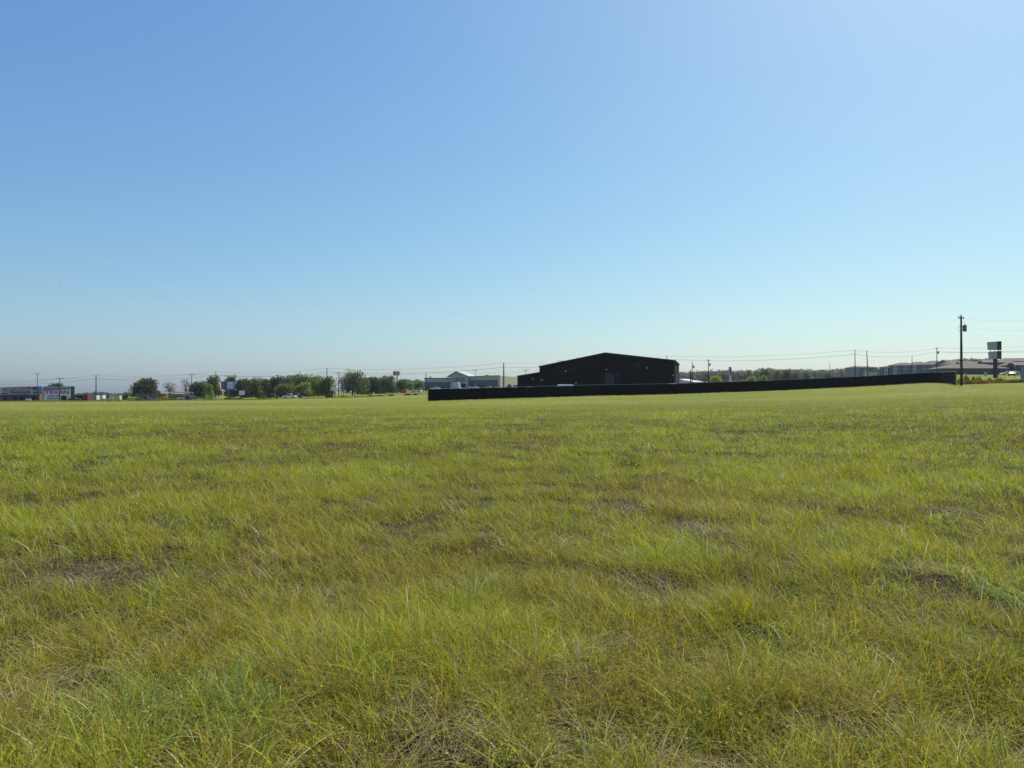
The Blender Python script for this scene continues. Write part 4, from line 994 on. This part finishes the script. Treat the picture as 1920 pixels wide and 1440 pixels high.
# white canopy / pavilion
fr = Frame(313, 300, 362, 305); e = empty('canopy', fr.base(313), 'long white-roofed open canopy behind the parked cars, right of the round tree', 'canopy')
mb = MB(); fr.poly(mb, [(313, 737), (316, 735.4), (345, 734.6), (362, 735.6), (362, 737)], -2, 4); mb.build('roof', M['white_dull'], e)
for x in (314, 324, 334, 344, 354, 361):
    mb = MB(); fr.rect(mb, x, 737, x + 0.8, 'G', -1.5, -1.2); mb.build('post', M['white_dull'], e)
mb = MB(); fr.rect(mb, 315, 739, 361, 'G', 2.5, 2.7); mb.build('back_wall', mat('canopy_back', (0.16, 0.15, 0.15), 0.9, 0, 0.5, 0.8), e)
for x, w, m in ((317, 5, 'cream'), (328, 4, 'siding_light'), (337, 6, 'orange_box')):
    mb = MB(); fr.rect(mb, x, 740.5, x + w, 743, 2.3, 2.5); mb.build('wall_panel', M[m], e)

# ------------------------------------------------------------------ signs
def board(name, px0, py0, px1, py1, d, label, m, postx=None, postm='pole_wood', pw=0.15, thick=0.25, parts=None, cat='sign', group=None, d1=None):
    fr = Frame(px0, d, px1, d1 or d); cx = (px0 + px1) / 2 if postx is None else postx
    e = empty(name, fr.base(cx), label, cat, group)
    mb = MB(); fr.rect(mb, px0, py0, px1, py1, 0, thick); b = mb.build('board', M[m], e)
    for x in (cx if hasattr(cx, '__len__') else [cx]):
        q = fr.off((x, py1), thick / 2); mb = MB(); mb.tube([(q.x, q.y, tz(q.x, q.y) - .3), (q.x, q.y, q.z)], pw, 8); mb.build('post', M[postm], e)
    if parts: parts(fr, e, b)
    return e
def bb(fr, e, b):
    mb = MB(); fr.rect(mb, 415.5, 715.8, 425, 728.6, -0.12, -0.004); q = mb.build('poster', mat('poster_dark', (0.12, 0.09, 0.12), 0.6, 0, 0.5, 1.2), b)
    mb = MB(); fr.rect(mb, 417, 718, 420, 727, -0.16, -0.12); mb.build('red_patch', M['sign_red'], q)
    mb = MB(); fr.rect(mb, 426, 715.4, 437.6, 728.8, -0.12, -0.004); q = mb.build('poster', M['light_blue'], b)
    mb = MB(); fr.rect(mb, 428, 724.5, 436, 725.6, -0.15, -0.12); fr.rect(mb, 429, 718.5, 433, 720, -0.15, -0.12); mb.build('pale_mark', M['white'], q)
    mb = MB(); fr.rect(mb, 420, 730.2, 443, 731.2, -1.0, 0.5); mb.build('catwalk', M['galv'], e)
board('billboard', 414.5, 715, 440, 729.5, 300, 'wide roadside billboard with dark left and light blue right poster', 'slate_trim', 427.5, 'pole_grey', 0.32, 0.5, bb, 'billboard')
board('sign', 448, 732.4, 458, 740.6, 290, 'small square white sign right of the light blue billboard', 'white', 449.5, 'white_dull', 0.1, 0.2)
board('sign', 404.5, 741.5, 408.3, 748.0, 272, 'tiny white post sign at the foot of the tall slim pole', 'white', None, 'white_dull', 0.1, 0.2)
def tb(fr, e, b):
    mb = MB(); fr.rect(mb, 49, 749.8, 55.5, 750.6, -0.04, -0.004); mb.build('text_line', M['grey_panel'], b)
board('sign', 48, 747.6, 58.2, 753.8, 250, 'low white board sign on the grass before the low left shop', 'white', (53), 'white_dull', 0.06, 0.12, tb)
board('sign', 620, 725.4, 626.8, 732.4, 300, 'beige box sign between the two power poles at the tree belt', 'cream', None, 'pole_wood', 0.2, 0.8)
def ps(fr, e, b):
    mb = MB(); q0 = fr.off((737.3, 696), 0); fr.rect(mb, 737.2, 696, 739.6, 704, 0.1, 2.4); mb.build('shade_toned_side', M['dark'], e)  # left side of the sign box, its shade put in as dark colour
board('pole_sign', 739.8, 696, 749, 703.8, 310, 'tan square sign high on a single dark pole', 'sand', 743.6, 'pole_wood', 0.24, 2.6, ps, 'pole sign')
def py_(fr, e, b):
    mb = MB(); fr.rect(mb, 1368.6, 690, 1371, 703, -0.05, -0.004); mb.build('dark_panel', M['navy'], b)
board('pylon_sign', 1367, 688, 1371.6, 704.3, 300, 'narrow vertical pylon sign standing behind the middle of the fence', 'billboard_grey', 1369.8, 'white', 0.3, 0.6, py_, 'pylon sign')
board('sign', 1845.5, 697.8, 1851, 704.5, 150, 'small pale board on two legs among the weeds', 'billboard_grey', None, 'galv', 0.04, 0.08)
# double V-shaped billboard on the right
def vboard():
    g = G(1866.5, 197); e = empty('double_billboard', g, 'two stacked V-shaped billboards on a single thick post near the right edge', 'billboard')
    zt = ZT(641, 197, 1866) ; q = G(1866.5, 199.2)
    mb = MB(); mb.box((q.x, q.y, (g.z - .4 + ZT(672, 199, 1866)) / 2), (0.78, 0.7, ZT(672, 199, 1866) - g.z + .4)); mb.build('post', mat('post_brown', (0.05, 0.035, 0.038), 0.8), e)
    mb = MB()
    for x in (1857, 1864, 1872): a = P(x, 657, 199.4); mb.box((a.x, a.y, a.z), (0.12, 0.12, 1.0))
    mb.build('frame_strut', M['pole_grey'], e)
    fl = Frame(1850.5, 199.5, 1868, 197.3); frr = Frame(1868.2, 197.3, 1878, 200.5)
    for y0, y1, dx in ((640.8, 656, 0), (659, 672.8, 2)):
        mb = MB(); fl.poly(mb, [(1850.5 + dx, y0 + 0.8), (1867.9, y0 - 0.4), (1867.9, y1), (1851.6 + dx, y1)], 0, 0.35); b = mb.build('grey_board', M['billboard_grey'], e)
        mb = MB(); fl.rect(mb, 1852 + dx, (y0 + y1) / 2 + 2, 1866, (y0 + y1) / 2 + 3, -0.03, -0.004) if False else fl.rect(mb, 1850.6 + dx, y1 - 0.6, 1867.8, y1, -0.05, -0.004); mb.build('trim', M['galv'], b)
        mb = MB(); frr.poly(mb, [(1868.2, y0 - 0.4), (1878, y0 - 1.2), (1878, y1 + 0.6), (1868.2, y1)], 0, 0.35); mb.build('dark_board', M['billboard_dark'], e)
vboard()
g = G(1902.5, 150); e = empty('marker_post', g, 'thin marker post in the grass below the round dark tree at right', 'post')
mb = MB(); mb.tube([(0, 0, -.2), (0, 0, ZT(698, 150, 1902) - g.z)], 0.04, 6); mb.build('shaft', M['pole_grey'], e, local=True); mb = MB(); mb.box((0, 0, ZT(699, 150, 1902) - g.z), (0.12, 0.05, 0.2)); mb.build('cap', M['white_dull'], e, local=True)
slab_thing('storage_container', 1913.5, 686, 1953, 155, 4, mat('pale_blue_box', (0.25, 0.31, 0.38), 0.7, wave=('X', 4, 0.5)), 'pale blue grey container cut by the right edge', 'container', 'storage containers', cont_extra, d1=152.8)

# ------------------------------------------------------------------ hill side apartments on the right
def hip(fr, mb, x0, x1, ye, yr, dep, inset=0.25, over=0.5):
    """hip roof: eave line ye, ridge line yr (pixels), over a block of depth dep"""
    a = fr.off((x0, ye), -over); b = fr.off((x1, ye), -over); c = fr.off((x1, ye), dep + over); d = fr.off((x0, ye), dep + over)
    zr = fr.pt((x0 + x1) / 2, yr).z
    m0 = (a + d) / 2; m1 = (b + c) / 2; r0 = m0.lerp(m1, inset); r1 = m1.lerp(m0, inset); r0.z = zr; r1.z = zr
    bot = [Vector((p.x, p.y, p.z - 0.25)) for p in (a, b, c, d)]
    mb.add([a, b, c, d, r0, r1] + bot, [(0, 1, 5, 4), (1, 2, 5), (2, 3, 4, 5), (3, 0, 4), (6, 7, 1, 0), (7, 8, 2, 1), (8, 9, 3, 2), (9, 6, 0, 3), (9, 8, 7, 6)])
def apartment(px0, px1, d0, d1, ye, roofs, label, wallm='siding', bays=6, storeys=((687, 691), (694, 698)), dep=13, group='grey apartment blocks on the hill', y_slope=0):
    fr = Frame(px0, d0, px1, d1); e = empty('apartment_block', fr.base(px0), label, 'apartment block', group)
    mb = MB(); fr.poly(mb, [(px0, 'G'), (px0, ye), (px1, ye + y_slope), (px1, 'G')], 0, dep); mb.build('wall', M[wallm], e)
    for x0, x1, y, yr, ins in roofs:
        mb = MB(); hip(fr, mb, x0, x1, y, yr, dep, ins); mb.build('roof', M['shingle'], e)
    bw = (px1 - px0) / bays
    for k in range(bays):
        x = px0 + k * bw
        if k % 2 == 0:       # recessed dark balcony bays
            mb = MB(); fr.rect(mb, x + bw * 0.1, ye + 1, x + bw * 0.9, 'G', -0.1, -0.004); b = mb.build('balcony_bay', M['siding_dark'], e)
            for (a, c) in storeys:
                mb = MB(); fr.rect(mb, x + bw * 0.08, c + 0.2, x + bw * 0.92, c + 1.6, -0.5, -0.1); mb.build('railing', M['siding'], b)
            mb = MB(); fr.rect(mb, x + bw * 0.45, ye + 1, x + bw * 0.52, 'G', -0.5, -0.1) ; mb.build('column', M['siding_light'], b)
        else:                # pale bay with windows
            mb = MB(); fr.rect(mb, x + bw * 0.05, ye + 1, x + bw * 0.95, 'G', -0.3, -0.004); b = mb.build('bay', M['siding_light' if k % 4 == 1 else wallm], e)
            for (a, c) in storeys:
                for t in (0.2, 0.58):
                    mb = MB(); fr.rect(mb, x + bw * t, a, x + bw * (t + 0.2), c, -0.36, -0.3); mb.build('window', M['glass'], b)
    return fr, e
apartment(1613, 1645, 470, 475, 688.5, [(1612, 1646, 688.8, 685.8, 0.12)], 'small detached grey apartment block behind the leaning pole', bays=4, storeys=((690, 693), (696, 699)))
slab_thing('shed', 1626.5, 697.5, 1644.5, 360, 4, M['tan_wall'], 'low beige shed right of the leaning pole above the fence', 'shed')
apartment(1650, 1665.5, 455, 450, 688, [(1649, 1668, 688.2, 685, 0.35)], 'narrow dark grey apartment wing at the left of the long block', wallm='siding_dark', bays=2, storeys=((690, 693), (696, 699)))
apartment(1666, 1755, 452, 425, 684.8, [(1665, 1698, 685.4, 679.6, 0.28), (1690, 1727, 684.8, 678.2, 0.3), (1720, 1757, 683.6, 676, 0.3)],
          'long grey apartment block with stepped brown hip roofs', bays=10, storeys=((687, 690.5), (694, 697.5)), y_slope=-1.5)
fr = Frame(1752, 400, 1783, 392); e = empty('apartment_block', fr.base(1752), 'green grey gabled end block behind the transformer pole on the hill', 'apartment block', 'grey apartment blocks on the hill')
mb = MB(); fr.poly(mb, [(1752, 'G'), (1752, 683.5), (1768, 675.5), (1783, 683.5), (1783, 'G')], 0, 14); mb.build('wall', M['green_siding'], e)
for a, b in (((1750.5, 684), (1768, 674.6)), ((1768, 674.6), (1785, 684))):
    mb = MB(); fr.poly(mb, [a, b, (b[0], b[1] + 0.9), (a[0], a[1] + 0.9)], -0.5, 14.5); mb.build('roof_slope', M['shingle'], e)
for x in (1756, 1762, 1776):
    mb = MB(); fr.rect(mb, x, 687, x + 2.4, 691, -0.08, -0.004); mb.build('window', M['glass'], e)
# low houses with brown roofs
def lowhouse(px0, px1, d0, d1, ye, yr, label, wallm='siding_dark', ins=0.15, dep=12, wins=6, name='low_building'):
    fr = Frame(px0, d0, px1, d1); e = empty(name, fr.base(px0), label, 'low building', 'low brown roofed buildings')
    mb = MB(); fr.rect(mb, px0 + 1, ye, px1 - 1, 'G', 0, dep); mb.build('wall', M[wallm], e)
    mb = MB(); hip(fr, mb, px0, px1, ye, yr, dep, ins, 0.9); mb.build('roof', M['shingle'], e)
    for k in range(wins):
        x = px0 + (px1 - px0) * (k + 0.5) / wins
        mb = MB(); fr.rect(mb, x - 1.2, ye + 1.6, x + 1.2, ye + 4.6, -0.08, -0.004); w = mb.build('window', M['glass'], e)
        mb = MB(); fr.rect(mb, x - 1.5, ye + 4.6, x + 1.5, ye + 5.0, -0.12, -0.004); mb.build('sill', M['siding_light'], w)
lowhouse(1763, 1893, 290, 286, 690.5, 681.5, 'long low building with wide brown hip roof behind the nearest power pole', ins=0.25, wins=12)
lowhouse(1782, 1840, 380, 378, 682.5, 676, 'farther brown roofed building left of the double billboard', wins=5)
lowhouse(1836, 1905, 385, 380, 679.5, 673.5, 'farther brown roofed building behind the double billboard', wins=5)
lowhouse(1888, 1960, 330, 326, 684.5, 677.5, 'brown roofed building cut by the right edge behind parked cars', wins=5)
lowhouse(1880, 1965, 450, 446, 677, 670.5, 'faraway brown roof highest at the right edge', wins=4)
# small white roofed buildings right of the black building
for px0, px1, d, ye, yr, lb in ((1284, 1302, 330, 713.5, 710.2, 'small white roofed building right of the black building, left one'), (1298, 1318, 315, 716, 713, 'small white roofed building right of the black building, right one')):
    fr = Frame(px0, d, px1, d + 4); e = empty('small_building', fr.base(px0), lb, 'building', 'small white roofed buildings')
    mb = MB(); fr.rect(mb, px0 + .4, ye, px1 - .4, 'G', 0, 7); mb.build('wall', M['siding_light'], e)
    mb = MB(); hip(fr, mb, px0, px1, ye, yr, 7, 0.02, 0.5); mb.build('roof', M['white_dull'], e)
    for k in range(3):
        x = px0 + (px1 - px0) * (k + .3) / 3; mb = MB(); fr.rect(mb, x, ye + 1.2, x + 2, ye + 3.2, -0.06, -0.004); mb.build('window', M['glass'], e)

# ------------------------------------------------------------------ vehicles
def carmesh(kind, paint):
    """parts of a car along +x, centred, wheels on z=0"""
    prof = {'sedan': dict(L=4.6, w=1.78, body=[(-2.3, .45), (-2.28, .85), (-2.1, .95), (-1.35, 1.0), (1.0, .95), (1.9, .85), (2.25, .7), (2.3, .42), (2.2, .28), (-2.2, .28)],
                          cab=[(-1.55, .98), (-1.0, 1.38), (0.25, 1.42), (1.0, .95)]),
            'suv': dict(L=4.8, w=1.9, body=[(-2.4, .5), (-2.4, 1.1), (-2.3, 1.15), (1.05, 1.1), (2.1, 1.02), (2.38, .85), (2.4, .45), (2.25, .32), (-2.25, .32)],
                        cab=[(-2.25, 1.14), (-2.05, 1.70), (0.45, 1.74), (1.15, 1.1)]),
            'pickup': dict(L=5.6, w=1.95, body=[(-2.8, .6), (-2.8, 1.15), (-0.9, 1.15), (1.2, 1.12), (2.5, 1.05), (2.78, .9), (2.8, .5), (2.6, .38), (-2.6, .38)],
                           cab=[(-0.95, 1.14), (-0.8, 1.78), (0.7, 1.8), (1.35, 1.12)]),
            'van': dict(L=5.4, w=2.0, body=[(-2.7, .5), (-2.7, 1.3), (1.5, 1.25), (2.5, 1.05), (2.7, .8), (2.7, .4), (2.5, .32), (-2.5, .32)],
                        cab=[(-2.68, 1.29), (-2.6, 2.2), (0.8, 2.25), (1.7, 1.24)])}[kind]
    w = prof['w']; out = []
    fm = lambda p, y: (p[0], y, p[1])
    mb = MB(); mb.prism(prof['body'], fm, -w / 2, w / 2); out.append(('body', mb, paint))
    c = prof['cab']; mb = MB()
    def cabp(y0, y1, pts, up):
        n = len(pts); vs = []
        for s in (-1, 1):
            for i, p in enumerate(pts): vs.append((p[0], s * ((w / 2 - 0.05) if i in (0, n - 1) else (w / 2 - 0.24)), p[1]))
        return vs
    vs = cabp(0, 0, c, 0); mb.add(vs, [(0, 1, 2, 3), (7, 6, 5, 4), (0, 4, 5, 1), (1, 5, 6, 2), (2, 6, 7, 3), (3, 7, 4, 0)]); out.append(('cabin_windows', mb, M['glass'] if kind != 'van' else paint))
    a, b = c[1], c[2]; mb = MB()
    mb.add([(a[0] - .1, -(w / 2 - .2), a[1] - .02), (b[0] + .12, -(w / 2 - .2), b[1] - .02), (b[0] + .12, (w / 2 - .2), b[1] - .02), (a[0] - .1, (w / 2 - .2), a[1] - .02),
            (a[0] + .05, -(w / 2 - .3), a[1] + .07), (b[0] - .05, -(w / 2 - .3), b[1] + .06), (b[0] - .05, (w / 2 - .3), b[1] + .06), (a[0] + .05, (w / 2 - .3), a[1] + .07)],
           [(0, 3, 2, 1), (4, 5, 6, 7), (0, 1, 5, 4), (1, 2, 6, 5), (2, 3, 7, 6), (3, 0, 4, 7)]); out.append(('roof', mb, paint))
    L = prof['L']
    for sx in (-0.3, 0.31):
        for sy in (-1, 1):
            mb = MB(); x = sx * L; y = sy * (w / 2 - 0.1); mb.tube([(x, y - .12, .34), (x, y + .12, .34)], .34, 14); out.append(('wheel', mb, M['rubber']))
    return out
PAINT = {'white': mat('paint_white', (0.80, 0.80, 0.80), 0.25, 0, 0.02, spec=0.5), 'silver': mat('paint_silver', (0.45, 0.46, 0.48), 0.3, 0.4, 0.02), 'dark': mat('paint_dark', (0.03, 0.032, 0.04), 0.25, 0, 0.02, spec=0.5),
         'red': mat('paint_red', (0.25, 0.03, 0.03), 0.3, 0, 0.02), 'blue': mat('paint_blue', (0.06, 0.09, 0.18), 0.3, 0, 0.02)}
PROTO = {}
def car(kind, paint, px, d, rz, label, group='parked cars', lift=0.0, cat='car'):
    g = G(px, d); g.z += lift; key = (kind, paint)
    if key not in PROTO:
        e = empty('parked_' + ('car' if kind in ('sedan', 'suv') else kind), g, label, cat, group, rz)
        for nm, mb, m in carmesh(kind, PAINT[paint]):
            o = mb.build(nm, m, e, local=True)
        PROTO[key] = e
    else:
        e = tree_copy(PROTO[key]); e.location = g; e.rotation_euler = (0, 0, rz); tag(e, label, cat, group)
    return e
R = math.radians
cl = 'cars parked on the left side road'
car('sedan', 'dark', 140, 292, R(10), 'dark car parked by the right edge of the painted stand', cl)
car('sedan', 'dark', 275, 285, R(5), 'dark car with pale roof line beneath the large round tree', cl)
car('pickup', 'silver', 345, 285, R(175), 'silver pickup parked in front of the white canopy', cl, cat='pickup')
car('suv', 'dark', 358, 284, R(80), 'dark car at the foot of the wide crossarm pole', cl)
car('pickup', 'white', 543, 292, R(170), 'white-roofed pickup parked before the tree belt', cl, cat='pickup')
car('pickup', 'dark', 556, 296, R(175), 'dark pickup parked right behind the white-roofed pickup', cl, cat='pickup')
car('sedan', 'dark', 513, 300, R(5), 'dark car left of the white-roofed pickup', cl)
cs = 'cars parked by the farm store'
car('suv', 'white', 766, 345, R(20), 'white car left one of two beside the orange red container', cs)
car('suv', 'white', 782, 335, R(160), 'white car right one of two left of the fence end', cs)
for k, (kind, paint, px, d, rz, top, lb) in enumerate([
    ('sedan', 'white', 816, 330, 175, 725, 'white car above the left end of the black fence'),
    ('sedan', 'dark', 830, 345, 5, 727, 'dark car right of the leftmost white car over the fence'),
    ('sedan', 'silver', 852, 370, 5, 727, 'silver car before the pale shed'),
    ('suv', 'white', 874, 370, 170, 725, 'white car before the store entrance opening'),
    ('sedan', 'white', 889, 340, 175, 724, 'white car before the right wing of the store'),
    ('suv', 'dark', 903, 350, 175, 724, 'dark car right of the white one before the store right wing'),
    ('suv', 'silver', 918, 370, 70, 724, 'silver car seen end on before the store right wing'),
    ('suv', 'dark', 929, 360, 60, 725, 'dark car left of the thick power pole'),
    ('suv', 'white', 966, 300, 175, 721.5, 'white car touching the left corner of the black building')]):
    hh = {'sedan': 1.45, 'suv': 1.8}[kind]
    lift = ZT(top, d, px) - hh - G(px, d).z
    car(kind, paint, px, d, R(rz), lb, cs, lift=max(-0.4, min(lift, 0.9)))
cb = 'vehicles parked between the fence and the black building'
for kind, paint, px, d, rz, top, lb in [
    ('sedan', 'silver', 990, 160, 178, 725.0, 'silver car roof before the low left wing of the black building'),
    ('van', 'white', 1053, 158, 178, 720.8, 'rounded white van roof rising over the fence'),
    ('suv', 'dark', 1205, 155, 178, 720.6, 'dark car roof over the fence under the right half of the black building'),
    ('sedan', 'silver', 1235, 155, 178, 720.5, 'silver car roof left of the last one at the building corner'),
    ('sedan', 'white', 1258, 154, 178, 719.2, 'white car roof at the right corner of the black building')]:
    hh = {'sedan': 1.46, 'suv': 1.8, 'van': 2.3}[kind]; lift = ZT(top, d, px) - hh - G(px, d).z
    car(kind, paint, px, d, R(rz), lb, cb, lift=lift, cat='van' if kind == 'van' else 'car')
crr = 'cars parked below the hill buildings'
car('sedan', 'white', 1889, 262, R(175), 'white car left of the round dark tree at right', crr)
car('sedan', 'dark', 1897, 240, R(60), 'dark car under the round dark tree at right', crr)
car('sedan', 'white', 1903, 262, R(175), 'white car just right of the round dark tree', crr)
car('sedan', 'silver', 1911, 255, R(5), 'silver car nearest the pale blue grey container at right', crr)

# ------------------------------------------------------------------ roads
def strip(name, pts, width, m, label, kind='structure', dz=0.05):
    P2 = [Vector(((px - 960) / F * d, d)) for px, d in pts]; mb = MB(); L = []; n = 60
    seg = [0]
    for a, b in zip(P2[:-1], P2[1:]): seg.append(seg[-1] + (b - a).length)
    rows = []
    for i in range(n + 1):
        s = seg[-1] * i / n; k = min(max(int(np.searchsorted(seg, s)) - 1, 0), len(P2) - 2); t = (s - seg[k]) / (seg[k + 1] - seg[k]); p = P2[k].lerp(P2[k + 1], t)
        tt = (P2[k + 1] - P2[k]).normalized(); nn = Vector((-tt.y, tt.x))
        rows.append([(p.x + nn.x * width * (j / 4 - .5), p.y + nn.y * width * (j / 4 - .5)) for j in range(5)])
    vs = [(x, y, tz(x, y) + dz) for r_ in rows for x, y in r_]
    fs = [(i * 5 + j, i * 5 + j + 1, (i + 1) * 5 + j + 1, (i + 1) * 5 + j) for i in range(n) for j in range(4)]
    mb.add(vs, fs); o = mb.build(name, m, None); tag(o, label, None, None, kind); return o
strip('road', [(-200, 275), (100, 278), (400, 278), (640, 272), (800, 268)], 7, M['asphalt'], 'narrow asphalt road along the far side of the field', dz=0.10)
strip('gravel_path', [(684, 236), (700, 240), (745, 246)], 8, M['gravel'], 'pale gravel patch beside the road', dz=0.13)
strip('gravel_path', [(20, 262), (110, 262), (200, 262)], 3, M['gravel'], 'pale gravel edge in front of the painted stand', dz=0.13)

# ------------------------------------------------------------------ birds
def birds():
    mb = MB(); mb.add([(0, .22, 0), (.05, .05, .04), (0, -.25, 0), (-.05, .05, .04), (0, .05, -.05)], [(0, 1, 3), (1, 2, 3), (0, 4, 1), (1, 4, 2), (2, 4, 3), (3, 4, 0)])
    mb.add([(.03, .1, .02), (.45, .02, .14), (.45, -.04, .14), (.03, -.08, .02), (.24, .08, .10)], [(0, 4, 3), (4, 1, 2), (4, 2, 3)])
    mb.add([(-.03, .1, .02), (-.45, .02, .14), (-.45, -.04, .14), (-.03, -.08, .02), (-.24, .08, .10)], [(0, 3, 4), (4, 2, 1), (4, 3, 2)])
    o = mb.build('bird', M['bird'], None); first = True
    for i, (x, y) in enumerate([(114, 538), (119, 554), (121, 563), (228, 529), (267, 577), (282, 585), (306, 594), (182, 612), (257, 628), (294, 626), (266, 662), (100, 673), (15, 655), (52, 578), (89, 691),
                                (411, 527), (432, 570), (445, 571), (463, 516), (95, 347), (733, 596), (755, 588)]):
        b = o if first else o.copy()
        if not first: COL.objects.link(b)
        first = False; d = 150 + (i * 37) % 60
        b.location = P(x, y, d); b.rotation_euler = (random.uniform(-.3, .3), random.uniform(-.4, .4), random.uniform(0, 6.3)); b.scale = (0.65,) * 3
        tag(b, 'tiny dark bird flying high over the left of the field', 'bird', 'birds flying over the field')
birds()

# ------------------------------------------------------------------ summer air
mb = MB(); mb.box((100, 400, 25), (2400, 2000, 90)); hz = mb.build('haze', M['white'], None, loc=(100, 400, 25)); hz.data.materials.clear()
hm = bpy.data.materials.new('haze_air'); hm.use_nodes = True; ht = hm.node_tree; ht.nodes.clear()
pv = ht.nodes.new('ShaderNodeVolumePrincipled'); pv.inputs['Color'].default_value = (0.80, 0.88, 1.0, 1); pv.inputs['Density'].default_value = 0.00009; pv.inputs['Anisotropy'].default_value = 0.3
ho = ht.nodes.new('ShaderNodeOutputMaterial'); ht.links.new(pv.outputs[0], ho.inputs['Volume']); hz.data.materials.append(hm)
tag(hz, 'thin summer haze over the field', None, None, 'stuff')
